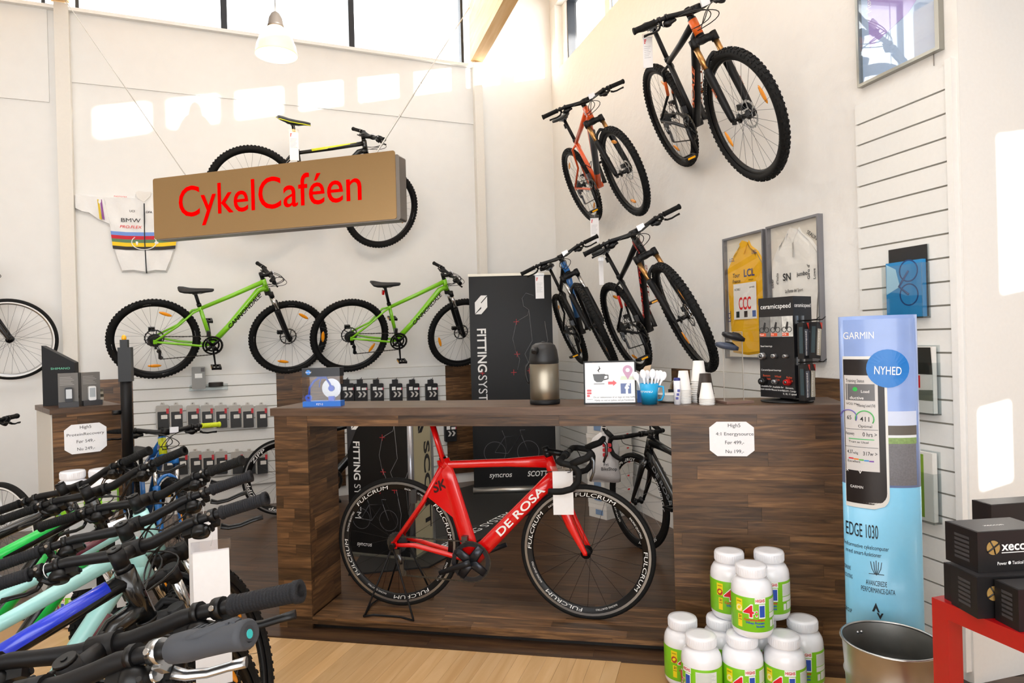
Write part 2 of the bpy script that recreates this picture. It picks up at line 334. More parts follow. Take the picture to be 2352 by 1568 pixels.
# ---- slat band round the walls
def slatpanel(name, label, fr, x0, x1, z0, z1, n, th=.02, edge=False, y=0., parentstruct=None):
    t = thing(name, label, 'slatwall', fr); MB().bbox((x0, y-.008, z0), (x1, y-.0005, z1)).build('backing', GROOVE, t)
    h = (z1-z0)/n
    for k in range(n): MB().bbox((x0, y-th, z0+k*h+.004), (x1, y-.008, z0+(k+1)*h-.004)).build('slat', SLAT, t)
    if edge: MB().bbox((x1, y-th-.006, z0-.02), (x1+.03, y, z1+.02)).build('edge_strip', WHITE, t)
    return t
ZB = 1.236
slatpanel('slatwall', 'white slatwall low on the back wall, under the left green bike', BWF, -4.19, -3.0, .2, ZB, 10)
slatpanel('slatwall', 'white slatwall low on the back wall, under the right green bike', BWF, -2.38, -1.335, .2, ZB, 10)
slatpanel('slatwall', 'white slatwall low on the right wall, behind the coffee counter near the corner', RWF, .03, 2.54, .2, ZB, 10)
slatpanel('slatwall', 'white slatwall low on the right wall, behind the bearing display', RWF, 2.8, 4.07, .2, ZB, 10)
slatpanel('slatwall', 'tall white slatwall at the right, holding catalogue holders', RWF, 4.395, 4.89, .07, 2.584, 25, .022, True)
def woodpanel(label, fr, x0, x1):
    t = thing('wood_panel', label, 'panel', fr); MB().bbox((x0, -.012, .1), (x1, -.0005, ZB)).build('backing', CORE, t); staves(t, x0, x1, .1, ZB, -.022, h=.0631, lens=(.25, .6), th=.009)
woodpanel('dark walnut wall panel behind the small cabinet at the left', BWF, -4.56, -4.19)
woodpanel('dark walnut wall panel between the two white slatwalls on the back wall', BWF, -3.0, -2.38)
woodpanel('dark walnut wall panel behind the tall black banner', BWF, -1.335, -.95)
woodpanel('narrow dark walnut wall panel between slatwalls on the right wall', RWF, 2.54, 2.8)
woodpanel('dark walnut wall panel behind the blue cardboard stand', RWF, 4.07, 4.39)
# ---------------------------------------------------------------- bicycles
RUB = mat('#0e0e0e', .75, bump=.2, bscale=300, spec=.3); RUBG = mat('#1d1e22', .7, bump=.3, bscale=400, spec=.3); ALU = mat('#b9bbbd', .28, metal=1.); ALUD = mat('#6d7074', .35, metal=1.); STEEL = mat('#c8c8c8', .18, metal=1.)
BKP = mat('#0b0b0c', .38, spec=.35); BKM = mat('#0d0d0f', .5, spec=.3); CHN = mat('#55524c', .4, metal=.8); ORF = mat('#ffa01a', .2, coat=.6); WRF = mat('#f4f4f8', .15, coat=.5); RRF = mat('#d41212', .2, coat=.6); YRF = mat('#ffb400', .2, coat=.6); CABL = mat('#101010', .35); TAGW = mat('#eceaea', .5); TAGR = mat('#d22f2f', .5); WHT = mat('#f2f2f0', .5); TAN = mat('#b98b55', .3, metal=.9)
def n3(*a): return np.array(a, float)
def bike_geo(s):
    d = dict(R=.35, wb=1.08, cs=.435, drop=.045, sa=73, st=.44, ha=69.5, rake=.045, a2c=.50, hl=.11, sl=.08, sang=8, post=.20, bw=.70, rise=.02, sweep=.04, spc=.03); sc = s.get('sc', 1)
    d.update({k: v for k, v in s.items() if k in d}); d = {k: (v*sc if k not in ('sa', 'ha', 'sang', 'bw') else v) for k, v in d.items()}
    R = d['R']; A = n3(0, 0, R); BB = n3(math.sqrt(d['cs']**2-d['drop']**2), 0, R-d['drop']); sa = R_(d['sa']); su = n3(-math.cos(sa), 0, math.sin(sa)); ST = BB+d['st']*su
    FA = n3(d['wb'], 0, R); ha = R_(d['ha']); u = n3(-math.cos(ha), 0, math.sin(ha)); p = n3(math.sin(ha), 0, math.cos(ha)); HB = FA-d['rake']*p+d['a2c']*u; HT = HB+d['hl']*u
    STM = HT+d['spc']*u; t = R_(d['sang']); BC = STM+d['sl']*n3(math.cos(t), 0, math.sin(t)); SP = ST+d['post']*su
    return dict(d, A=A, BB=BB, su=su, ST=ST, FA=FA, u=u, p=p, HB=HB, HT=HT, STM=STM, BC=BC, SP=SP)
def poseM(q):
    h, pt, ln = (R_(x) for x in q[3:6]); f0 = n3(math.sin(h), math.cos(h), 0); l0 = n3(-math.cos(h), math.sin(h), 0); z0 = n3(0, 0, 1)
    f = f0*math.cos(pt)+z0*math.sin(pt); z1 = -f0*math.sin(pt)+z0*math.cos(pt); z = z1*math.cos(ln)+l0*math.sin(ln); l = l0*math.cos(ln)-z1*math.sin(ln)
    return frame(q[:3], M3=np.stack([f, l, z], 1))
def steerM(g, a):
    u = g['u']; c, s_ = math.cos(R_(a)), math.sin(R_(a)); K = np.array([[0, -u[2], u[1]], [u[2], 0, -u[0]], [-u[1], u[0], 0]]); Rm = np.eye(3)+s_*K+(1-c)*(K@K); return frame(g['HB']-Rm@g['HB'], M3=Rm)
def bez(a, b, c, d, n=14): t = np.linspace(0, 1, n)[:, None]; return (1-t)**3*n3(*a)+3*(1-t)**2*t*n3(*b)+3*(1-t)*t*t*n3(*c)+t**3*n3(*d)
CACHE = {}
def cached(key, fn):
    if key not in CACHE: CACHE[key] = fn()
    return CACHE[key]
def disc_ring(mb, ri, ro, y, th, n=40, teeth=0, o=(0, 0, 0)):
    an = np.arange(n)*2*math.pi/n; ro_ = [ro*(1 if not teeth or i % 2 else 1-teeth) for i in range(n)]
    V = [[o[0]+r*math.cos(a), o[1]+yy, o[2]+r*math.sin(a)] for yy in (y-th/2, y+th/2) for rr in (0, 1) for a, r in zip(an, [ri]*n if rr == 0 else ro_)]
    Fs = []
    for i in range(n): j = (i+1) % n; Fs += [(i, j, n+j, n+i), (2*n+j, 2*n+i, 3*n+i, 3*n+j), (n+i, n+j, 3*n+j, 3*n+i), (j, i, 2*n+i, 2*n+j)]
    mb.add(V, Fs)
def mk_tire(R, w, knob):
    b = MB(); rc = R-w; n = 72; b.lathe([(rc+w*math.cos(a)*(.93 if knob else 1), w*math.sin(a)*.98) for a in np.linspace(-2.55, 2.55, 15)], ax=(0, 1, 0), n=n)
    if knob:
        m = int(2*math.pi*R/.030)
        for i in range(m):
            a = 2*math.pi*i/m; er = n3(math.cos(a), 0, math.sin(a)); et = n3(-math.sin(a), 0, math.cos(a)); ey = n3(0, 1, 0)
            for fy, ln in ((-1.02, .011), (-.42 if i % 2 else -.2, .014), (.42 if i % 2 else .2, .014), (1.02, .011)):
                d = math.cos(fy)*er+math.sin(fy)*ey; t2 = -math.sin(fy)*er+math.cos(fy)*ey
                b.box(rc*er+d*(w*.95), (ln, .011, .008), np.stack([et, t2, d], 1))
    return b
def rimr(R, w): return R-2*w+(.003 if w < .016 else .008)
def mk_rim(R, w, depth): b = MB(); ro = rimr(R, w); ri = ro-depth; b.lathe([(ro, -.011), (ro+.006, -.0115), (ro+.006, .0115), (ro, .011), (ri+.004, .009), (ri, .004), (ri, -.004), (ri+.004, -.009)], ax=(0, 1, 0), n=64, closed=True); return b
def mk_spokes(R, w, depth, ns, rear):
    b = MB(); ri = rimr(R, w)-depth+.002
    for i in range(ns):
        a = 2*math.pi*(i+.5)/ns; sd = 1 if i % 2 else -1; off = (.30 if (i//2) % 2 else -.30)*(1 if ns > 20 else .6)
        h = n3(.024*math.cos(a+off*3.5), sd*.026, .024*math.sin(a+off*3.5)); b.tube([h, n3(ri*math.cos(a), 0, ri*math.sin(a))], .0011, 3, cap=False)
    return b
def mk_hub(wd=.05):
    b = MB(); b.lathe([(.0, -wd), (.009, -wd), (.009, -.03), (.026, -.029), (.026, -.024), (.014, -.018), (.014, .018), (.026, .024), (.026, .029), (.009, .03), (.009, wd), (.0, wd)], ax=(0, 1, 0), n=16); return b
def mk_rotor():
    b = MB(); disc_ring(b, .066, .080, 0, .002, 36, .05)
    for i in range(6):
        a = i*math.pi/3; b.box((.047*math.cos(a+.2), 0, .047*math.sin(a+.2)), (.045, .002, .008), np.stack([n3(math.cos(a+.5), 0, math.sin(a+.5)), n3(0, 1, 0), n3(-math.sin(a+.5), 0, math.cos(a+.5))], 1))
    disc_ring(b, .012, .028, 0, .004, 18); return b
def mk_cassette(r=.058):
    b = MB()
    for k in range(7): disc_ring(b, .016, r*(.38+.62*k/6), -.043+k*.0042, .0018, 40, .05)
    return b
def road_track(s): return s.get('road') and s.get('stripe')
def wheel(par, g, s, M, rear, key):
    R, w = g['R'], s.get('tw', .026); dp = s.get('rimd', .02); ns = s.get('ns', 28); kb = s.get('knob', True)
    wm = place(cached(('rim', R, w, dp, s.get('rimc')), lambda: mk_rim(R, w, dp).mesh('rim', s.get('rimc') or BKP)), 'wheel', par, M)
    place(cached(('tire', R, w, kb), lambda: mk_tire(R, w, kb).mesh('tire', RUB)), 'tire', wm)
    place(cached(('spk', R, w, dp, ns, s.get('spc2')), lambda: mk_spokes(R, w, dp, ns, rear).mesh('spokes', s.get('spc2') or ALUD)), 'spokes', wm)
    place(cached(('hub', s.get('hubc')), lambda: mk_hub().mesh('hub', s.get('hubc') or BKP)), 'hub', wm)
    if s.get('disc', True): place(cached('rot', lambda: mk_rotor().mesh('disc_rotor', STEEL)), 'disc_rotor', wm, frame((0, .034, 0)))
    if rear: place(cached('cas', lambda: mk_cassette().mesh('cassette', ALUD)), 'cassette', wm)
    rr = R-2*w-dp-.045
    if s.get('refl', True):
        for a in s.get('ra', (80, 262)):
            a = R_(a); ER = n3(math.cos(a), 0, math.sin(a)); ET = n3(-math.sin(a), 0, math.cos(a))
            place(cached('refl', lambda: MB().ell((0, 0, 0), (.054, .006, .015), 14, 6).mesh('reflector', ORF)), 'reflector', wm, frame(rr*ER, M3=np.stack([ET, n3(0, 1, 0), -ER], 1)))
    rt = s.get('rtxt')
    if rt:
        def f():
            b = MB()
            for t_, where, angs, size in rt:
                r0 = R-w*1.62 if where == 't' else rimr(R, w)-dp*.84; yy = w*.80 if where == 't' else .0118
                for a in angs: ringtext(b, t_, r0, a, -yy, size, -1, .01 if size > .012 else 0., .1, 1.7 if size > .015 and where == 'r' else 1.); ringtext(b, t_, r0, 180-a, yy, size, 1, .01 if size > .012 else 0., .1, 1.7 if size > .015 and where == 'r' else 1.)
            return b.mesh('lettering', WHT)
        place(cached(('rtx', R, str(rt)), f), 'lettering', wm)
    if road_track(s):
        place(cached(('track', R, w), lambda: (lambda b: (disc_ring(b, rimr(R, w)-.010, rimr(R, w)+.002, -.0118, .0012, 64), disc_ring(b, rimr(R, w)-.010, rimr(R, w)+.002, .0118, .0012, 64), b)[2])(MB()).mesh('track', s['stripe'])), 'brake_track', wm)
    elif s.get('stripe'):
        place(cached(('stripe', R, w, str(s['stripe'])), lambda: (lambda b: (disc_ring(b, R-w*1.75-.004, R-w*1.75+.006, -w*.86, .002, 64), disc_ring(b, R-w*1.75-.004, R-w*1.75+.006, w*.86, .002, 64), b)[2])(MB()).mesh('stripe', s['stripe'])), 'sidewall_stripe', wm)
    return wm
def saddle(par, g, s, c):
    b = MB(); k = s.get('sadscale', 1); secs = []
    for x, hw, z, th in ((-.135, .045, .052, .016), (-.125, .066, .057, .028), (-.09, .070, .055, .034), (-.04, .052, .048, .034), (.02, .030, .046, .032), (.09, .022, .047, .028), (.13, .018, .046, .022), (.145, .008, .044, .012)):
        secs.append([g['SP']+k*n3(x, hw*cx_, z+(0 if sz_ > 0 else -th)+(.004 if abs(cx_) < .3 and sz_ > 0 else 0)-(.012*abs(cx_)**2 if sz_ > 0 else 0)) for cx_, sz_ in ((-1, -1), (-1, 1), (-.5, 1), (0, 1), (.5, 1), (1, 1), (1, -1), (.5, -1), (0, -1), (-.5, -1))])
    b.loft(secs); o = b.build('saddle', c, par)
    r = MB()
    for sg in (-1, 1): r.tube([g['SP']+k*n3(*p) for p in ((-.10, sg*.022, .030), (-.05, sg*.022, .008), (.04, sg*.022, .008), (.12, sg*.008, .03))], .0035, 6)
    r.box(g['SP']+n3(-.005, 0, .006), (.035, .04, .02)); r.build('rails', ALUD, o)
    if s.get('sadtrim'):
        t = MB(); t.loft([[p+n3(0, 0, -.003)+(p-g['SP']-k*n3(0, 0, .05))*n3(0, .03, 0) for p in sec[:2]+sec[1:0:-1]] for sec in secs], cap=False); 
        e = MB()
        for sg, i in ((-1, 1), (1, 5)): e.tube([np.array(sec[i])+n3(0, 0, -.006) for sec in secs], .0045, 6)
        e.build('edge_trim', s['sadtrim'], o)
def grip_mesh(gl, r, c, style):
    b = MB(); n = 14
    if style == 'wing': # shaped ergonomic grip
        prof = [(0, .014), (.006, .019), (.03, .0205), (.06, .0185), (.095, .0175), (.115, .019), (gl-.004, .0195), (gl, .016)]; b.tube([(0, x, 0) for x, _ in prof], [q for _, q in prof], 18, flat=(1, 1.25))
        for i in range(7): b.box((.012-.0015*i, .035+.012*i, .017), (.014, .005, .006), None)
        b.tube([(-.016, .02, .008), (-.012, .06, .014), (.008, .10, .016), (.016, gl-.01, .008)], [.004, .007, .007, .004], 8)
    else:
        prof = []; x = 0.
        while x < gl-.004: prof += [(x, r), (x+.003, r), (x+.0035, r*.94), (x+.0055, r*.94)]; x += .006
        prof = [(0, r*.9), (.001, r*1.12), (.006, r*1.12), (.007, r)]+[p for p in prof if .008 < p[0] < gl-.012]+[(gl-.011, r), (gl-.010, r*1.14), (gl-.001, r*1.14), (gl, r*.95)]
        b.tube([(0, p[0], 0) for p in prof], [p[1] for p in prof], n)
    b.mi = 0; return b.mesh('grip', c)
def tiltY(b, a):
    c_, s_ = math.cos(R_(a)), math.sin(R_(a)); b.V = [np.stack([v[:, 0]*c_+v[:, 2]*s_, v[:, 1], -v[:, 0]*s_+v[:, 2]*c_], 1) for v in b.V]; return b
def lever_mesh(c):
    # left-hand control: clamp, master cylinder body and lever blade reaching forward and outward
    b = MB(); b.tube([(0, -.008, 0), (0, .008, 0)], .0175, 14); b.box((.014, 0, -.012), (.02, .014, .018))
    b.tube([(.022, -.012, -.020), (.026, -.05, -.022), (.024, -.085, -.018)], [.010, .011, .006], 10)
    b.tube([(.026, .008, -.02), (.040, .022, -.022), (.048, .05, -.021), (.047, .085, -.018), (.052, .108, -.014)], [.007, .006, .0055, .0055, .0065], 8, flat=(1.3, .8)); return tiltY(b, 38).mesh('brake_lever', c)
def shifter_mesh():
    b = MB(); b.tube([(0, -.006, 0), (0, .006, 0)], .0172, 12); b.lathe([(0, -.014), (.020, -.014), (.023, -.008), (.023, .006), (.018, .013), (0, .014)], o=(.012, 0, -.026), n=18)
    b.tube([(.012, 0, -.038), (.004, .020, -.040), (-.014, .03, -.034)], [.006, .006, .004], 8); b.box((.01, -.028, -.024), (.022, .03, .016)); return tiltY(b, 30).mesh('shifter', BKP)
def mtb_bar(par, g, s, SM):
    BC = g['BC']; hw = g['bw']/2; rs, sw = g['rise'], g['sweep']; gl = .125
    pts = []
    for sg in (1, -1):
        P = [BC+n3(0, sg*y, z) for y, z in ((0, 0), (.05, 0))]+[BC+n3(-.010, sg*.11, rs*.55), BC+n3(-.014, sg*.15, rs*.92), BC+n3(-.016, sg*.19, rs), BC+n3(-sw, sg*hw, rs)]
        pts = P if sg == 1 else [*P[:0:-1], *pts]
    bar = MB(); P = np.array(pts); rr = [.0158 if abs(p[1]) < .06 else (.0135 if abs(p[1]) < .16 else .0112) for p in P]; bar.tube(P, rr, 14)
    h = bar.build('handlebar', s.get('barc') or BKM, par, SM)
    for sg in (1, -1):
        e = BC+n3(-sw, sg*hw, rs); i = BC+n3(-.016, sg*.19, rs); ey = nrm(e-i); ex = nrm(np.cross(ey, [0, 0, 1])*sg); ez = np.cross(ex, ey*sg)
        # local +Y always points outward along the bar; mirrored parts for the right hand
        M3 = np.stack([ex, ey, np.cross(ex, ey)], 1)
        if sg < 0: M3 = np.stack([ex, ey, -np.cross(ex, ey)], 1)
        gst = s.get('grip', 'std'); gc_ = (s.get('gripc_l') if sg > 0 else None) or s.get('gripc') or RUB; place(cached(('grip', gst, gc_.name), lambda: grip_mesh(gl, .0162, gc_, gst)), 'grip', h, frame(e-ey*gl, M3=M3))
        if gst == 'wing': place(cached('cap', lambda: MB().cyl((0, -.001, 0), (0, .0006, 0), .006, 12).mesh('end_cap', mat('#2fb3b5', .4))), 'end_cap', h, frame(e, M3=M3))
        place(cached(('lev', s.get('levc')), lambda: lever_mesh(s.get('levc') or BKP)), 'brake_lever', h, frame(e-ey*(gl+.022), M3=M3)); place(cached('shf', shifter_mesh), 'shifter', h, frame(e-ey*(gl+.062), M3=M3))
        place(cached('bolt', lambda: MB().cyl((-.021, 0, .008), (-.0165, 0, .006), .0045, 8).mesh('clamp_bolt', STEEL)), 'clamp_bolt', h, frame(e-ey*(gl+.022), M3=M3))
    if s.get('frefl', True):
        MB().box(BC+n3(.03, .045, .012), (.012, .05, .036)).build('reflector', WRF, h, None); MB().box(BC+n3(.018, .045, .012), (.02, .014, .014)).build('reflector_bracket', BKP, h)
    stem = MB(); stem.tube([g['STM']-g['u']*.018, g['STM']+g['u']*.026], .0185, 14); stem.tube([g['STM']+g['u']*.004, BC-nrm(BC-g['STM'])*.012], [.0165, .0155], 12); stem.tube([BC+n3(0, -.024, 0), BC+n3(0, .024, 0)], .0215, 14)
    for sy in (-.016, .016):
        for sz in (-.016, .016): stem.cyl(BC+n3(.014, sy, sz), BC+n3(.024, sy, sz), .004, 6)
    so_ = stem.build('stem', s.get('stemc') or BKM, par, SM); tc = MB(); tc.cyl(g['STM']+g['u']*.026, g['STM']+g['u']*.032, .017, 14); tc.cyl(g['STM']+g['u']*.032, g['STM']+g['u']*.034, .005, 8); tc.build('top_cap', s.get('capc') or BKP, so_)
    if s.get('stemtxt'):
        b = MB(); ex = nrm(BC-g['STM']); up = np.cross(ex, n3(0, 1, 0))*-1; write(b, s['stemtxt'], 0, 0, .008, bold=.02, map3=lambda x, y, z: g['STM']+ex*(.03+.0)+ex*x+n3(0, z, 0)+up*(.0168)*1); b.build('lettering', s.get('stemtc') or TAGR, so_)
    # cables
    cb = MB()
    for sg, l in ((1, 0), (-1, 0), (1, 1), (-1, 1)):
        a = BC+n3(.02, sg*(hw-.235-.02*l), rs-.022); e = g['HT']*(.6)+g['HB']*.4+n3(.0, sg*.024, -.01-.02*l)
        cb.tube(bez(a, a+n3(.10, -sg*.12, .02-.03*l), BC+n3(.20+.05*l, -sg*.06*(1+l), -.08), e), .0027, 5, cap=False)
    cb.build('cables', CABL, h)
    if s.get('tagbar') is not None:
        y = s['tagbar']; tg = MB(); c0 = BC+n3(-.012, y, rs*.7); tg.tube([c0+.019*n3(math.cos(a), 0, math.sin(a)) for a in np.linspace(0, 6.28, 12)], .0012, 5); tg.build('tag_string', WHT, h)
    return h
def drop_bar(par, g, s, SM):
    BC = g['BC']; hw = .20; cl = []
    for sg in (1, -1):
        P = [BC, BC+n3(0, sg*.07, 0), BC+n3(0, sg*.17, .0), BC+n3(.022, sg*.195, -.003), BC+n3(.075, sg*.2, -.010), BC+n3(.103, sg*.2, -.04), BC+n3(.10, sg*.2, -.085), BC+n3(.07, sg*.2, -.122), BC+n3(.02, sg*.2, -.138), BC+n3(-.045, sg*.2, -.142)]
        cl.append(P)
    # smooth
    def sm(P):
        P = np.array(P); t = np.linspace(0, len(P)-1, 30); return np.stack([np.interp(t, range(len(P)), P[:, i]) for i in range(3)], 1)
    h = MB().tube([*cl[1][2:0:-1], *cl[0][:3]], .0150, 14).build('handlebar', BKP, par, SM)
    for P, sg in zip(cl, (1, -1)):
        MB().tube(sm(P[1:]), .0155, 12).build('bar_tape', RUB, h)
        c = P[4]+n3(.012, 0, .006); b = MB(); b.tube([c+n3(-.02, 0, .0), c+n3(.02, 0, .018), c+n3(.055, 0, .032), c+n3(.075, 0, .055), c+n3(.078, 0, .066)], [.016, .018, .017, .015, .009], 12); b.build('brake_hood', RUB, h)
        MB().tube([c+n3(.068, 0, .048), c+n3(.088, sg*.004, .02), c+n3(.088, sg*.006, -.03), c+n3(.072, sg*.008, -.075)], [.010, .009, .007, .006], 8, flat=(1, .7)).build('brake_lever', s.get('levc') or ALUD, h)
    st = MB(); st.tube([g['STM']-g['u']*.018, g['STM']+g['u']*.022], .018, 14); st.tube([g['STM'], BC], [.0165, .015], 12); st.tube([BC+n3(0, -.022, 0), BC+n3(0, .022, 0)], .0205, 14); st.tube([g['HT'], g['STM']], .0185, 14); st.build('stem', BKP, par, SM)
    cb = MB()
    for sg in (1, -1): a = BC+n3(.03, sg*.15, -.01); cb.tube(bez(a, a+n3(.06, -sg*.02, -.08), g['HT']+n3(.10, sg*.05, -.05), g['HB']*.6+g['HT']*.4+n3(-.03, sg*.02, 0)), .0024, 5, cap=False)
    cb.build('cables', CABL, h); return h
def flat_txt(b, s_, a, c, rad, size, width=None, up=None, both=True, bold=.01, shear=0., t=.5):
    # lettering along a tube from a to c on its right (-Y) and left side
    ex = nrm(n3(*c)-n3(*a)); 
    for sd in ((-1, 1) if both is True else both):
        e = ex if sd < 0 else -ex; ev = np.cross(n3(0, sd, 0), e)
        if ev[2] < 0: e = -e; ev = -ev
        o = n3(*a)*(1-t)+n3(*c)*t+n3(0, sd*rad, 0)
        write(b, s_, 0, -size/2, size, width, bold=bold, shear=shear, flat3=lambda x, y, z: o+e*x+ev*z)
def bike(label, q, s, group=None, name='bicycle'):
    g = bike_geo(s); road = s.get('road'); root = thing(name, label, 'bicycle', poseM(q), group); SM = steerM(g, q[6]); k = s.get('tk', 1.); fc = s['fc']
    A, BB, ST, HB, HT, FA, u = (g[x] for x in ('A', 'BB', 'ST', 'HB', 'HT', 'FA', 'u'))
    # frame
    f = MB(); f.mi = 0; DTa = HB+u*.03; TTa = HT-u*.025; TTb = ST-g['su']*s.get('ttd', .02)
    if road:
        f.tube([DTa+n3(.0, 0, -.005), DTa*.8+BB*.2, DTa*.2+BB*.8, BB], [.040, .036, .040, .042], 14, flat=(.72, 1.0), ref=(0, 1, 0)); f.tube([TTa, TTa*.6+TTb*.4, TTb+n3(.02, 0, 0), TTb], [.034, .022, .020, .034], 12, flat=(.72, 1), ref=(0, 1, 0))
        f.tube([BB, BB+g['su']*.10, ST-g['su']*.12, ST], [.034, .038, .036, .03], 12, flat=(.55, 1.2), ref=(0, 1, 0)); f.tube([HB, HT], [.031, .025], 16)
    else:
        f.tube([DTa, DTa+n3(-.06, 0, -.025), DTa*.3+BB*.7, BB], np.array([.026, .0255, .0245, .027])*k, 14); f.tube([TTa, TTa*.5+TTb*.5+n3(0, 0, -.004), TTb], np.array([.0215, .019, .0165])*k, 12); f.tube([BB, ST], .0168*k, 12); f.tube([HB, HT], .0235, 16)
    f.tube([BB+n3(0, -.036, 0), BB+n3(0, .036, 0)], .023, 16)
    ssj = ST-g['su']*s.get('ssd', .04)
    for sg in (1, -1):
        ax = A+n3(0, sg*.064, 0); 
        if road: f.tube([ax, ax*.75+BB*.25+n3(0, sg*-.010, .014), BB+n3(-.05, sg*.026, .008), BB+n3(0, sg*.018, 0)], [.010, .013, .014, .012], 8); f.tube([ax+n3(-.006, 0, .004), ax*.45+ssj*.55+n3(0, sg*-.020+sg*.004, -.004), ssj+n3(-.015, sg*.012, 0)], [.010, .0115, .014], 8)
        else: f.tube([ax, ax*.6+BB*.4+n3(0, sg*.0, -.012), BB+n3(-.09, sg*.038, -.006), BB+n3(-.01, sg*.02, 0)], [.0095, .011, .0105, .012], 8); f.tube([ax+n3(.0, 0, .006), ax*.5+ssj*.5+n3(0, sg*-.014, -.012), ssj+n3(-.06, sg*.036, -.022), ssj+n3(-.005, sg*.012, 0)], [.009, .0095, .010, .010], 8)
        f.box(ax+n3(.002, 0, .0), (.03, .008, .035))
    f.mi = 0
    fo = f.build('frame', fc, root)
    if road: # aero gusset web between seat tube and stays
        pl = [(ST-g['su']*.03), (BB+g['su']*.34+n3(-.012, 0, 0)), (BB+g['su']*.20+n3(-.012, 0, 0)), (ssj*.62+A*.38+n3(.0, 0, .0)), (ssj+n3(-.02, 0, .0))]
        MB().prism([(p[0], p[2]) for p in pl], -.014, .014).build('seat_web', fc, fo)
    acc = s.get('accent')
    if acc:
        for a0, a1, t0, t1, rad in s.get('acct', (('DT', 0, .12, .75, .0262), ('SS', 0, .2, .7, .0105))):
            b = MB()
            if a0 == 'DT': b.tube([DTa*(1-t0)+BB*t0+n3(0, 0, .001), DTa*(1-t1)+BB*t1+n3(0, 0, .001)], rad*k*.985, 12, flat=(1.0, 1.035) if not road else (1, 1))
            elif a0 == 'TT': b.tube([TTa*(1-t0)+TTb*t0+n3(0, 0, .003), TTa*(1-t1)+TTb*t1+n3(0, 0, .002)], rad*k, 12)
            elif a0 == 'ST': b.tube([ST*(1-t0)+BB*t0, ST*(1-t1)+BB*t1], rad*k, 12)
            elif a0 == 'HT': b.tube([HB+u*g['hl']*.12, HT-u*g['hl']*.08], .0242, 14)
            else:
                for sg in (1, -1): ax = A+n3(0, sg*.064, 0); c1 = ax*.5+ssj*.5+n3(0, sg*-.014, -.012); e1 = ssj+n3(-.06, sg*.036, -.022); b.tube([c1, c1*.4+e1*.6], .0106, 8)
            b.build('paint_band', acc, fo)
    if s.get('txt'):
        for t_, where, size, wd, tt, colr, bo, sh in s['txt']:
            b = MB()
            a_, c_, rd = {'DT': (BB, DTa, (.0262*k if not road else .0295)), 'TT': (TTb, TTa, .0212*k), 'HT': (HB, HT, .0245), 'SW': (A*.3+ssj*.7, ST-g['su']*.12, .0152)}[where]
            for sd in (-1, 1): b = MB(); flat_txt(b, t_, a_, c_, rd*1.01, size, wd, both=(sd,), bold=bo, shear=sh, t=tt); b.build('lettering', colr, fo)
    # headset, fork
    MB().tube([HB-u*.008, HB], .0265, 16).build('headset', BKP, fo); MB().tube([HT, g['STM']-u*.018], .0185, 14).build('spacers', BKP, fo)
    fk = MB()
    if road or s.get('rigid'):
        fk.tube([HB-u*.004, HB-u*.03], [.024, .026], 14)
        for sg in (1, -1):
            a = HB-u*.03+n3(0, sg*.012, 0); e = FA+n3(0, sg*.050, 0); fk.tube([a, a-u*.05+n3(.004, sg*.026, 0), a*.45+e*.55+n3(-.008, sg*.016, 0), e+n3(0, 0, .01), e], [.024, .025, .019, .011, .011], 10, flat=(.6, 1.15), ref=(0, 1, 0))
        fko = fk.build('fork', s.get('fkc') or fc, root, SM)
    else:
        wt_ = .062; offs = g['p']*.018
        fk.tube([HB-u*.004, HB-u*.035], [.025, .028], 14); fk.tube([HB-u*.03+n3(0, wt_, 0)+offs, HB-u*.022+offs*.5+n3(0, .03, 0), HB-u*.02, HB-u*.022+offs*.5+n3(0, -.03, 0), HB-u*.03+n3(0, -wt_, 0)+offs], [.022, .021, .024, .021, .022], 12)
        mid = {}
        for sg in (1, -1):
            top = HB-u*.025+n3(0, sg*wt_, 0)+offs; e = FA+n3(0, sg*wt_, 0)-g['p']*.006; m_ = top*.62+e*.38; mid[sg] = (top, m_, e)
            L_ = top*.64+e*.36; fk.tube([top+u*.02, top-u*.03], .021, 12); fk.tube([top*.66+e*.34, top*.62+e*.38, top*.2+e*.8, e+u*.02, e], [.0235, .0225, .020, .017, .013], 12); fk.box(e+n3(0, -sg*.004, -.004), (.026, .014, .03))
        br = [mid[1][0]*.66+mid[1][2]*.34, mid[1][0]*.66+mid[1][2]*.34+u*.05+n3(.016, -.02, 0), mid[1][0]*.66*.0+(mid[1][0]*.5+mid[-1][0]*.5)*.66+(mid[1][2]*.5+mid[-1][2]*.5)*.34+u*.075+n3(.022, 0, 0), mid[-1][0]*.66+mid[-1][2]*.34+u*.05+n3(.016, .02, 0), mid[-1][0]*.66+mid[-1][2]*.34]
        fk.tube(np.array([bez(br[0], br[1], br[1], br[2], 5), bez(br[2], br[3], br[3], br[4], 5)]).reshape(-1, 3), .0115, 10); fko = fk.build('fork', s.get('fkc') or BKM, root, SM)
        sc_ = MB()
        for sg in (1, -1): t_, m_, e_ = mid[sg]; sc_.tube([t_-u*.025, t_*.62+e_*.38], .0155, 12)
        sc_.build('stanchions', s.get('stc') or STEEL, fko)
        if s.get('fktxt'):
            b = MB()
            for sd in (-1, 1): b = MB(); flat_txt(b, s['fktxt'], mid[sd][2], mid[sd][0]*.62+mid[sd][2]*.38, .0228, .02, bold=.015, shear=.2, both=(sd,), t=.62); b.build('lettering', s.get('fktc') or WHT, fko)
    # wheels
    wheel(root, g, s, frame(A, M3=_ry(s.get('wa', 0))), True, 0); wheel(root, g, s, SM@frame(FA, M3=_ry(s.get('wf', 40))), False, 1)
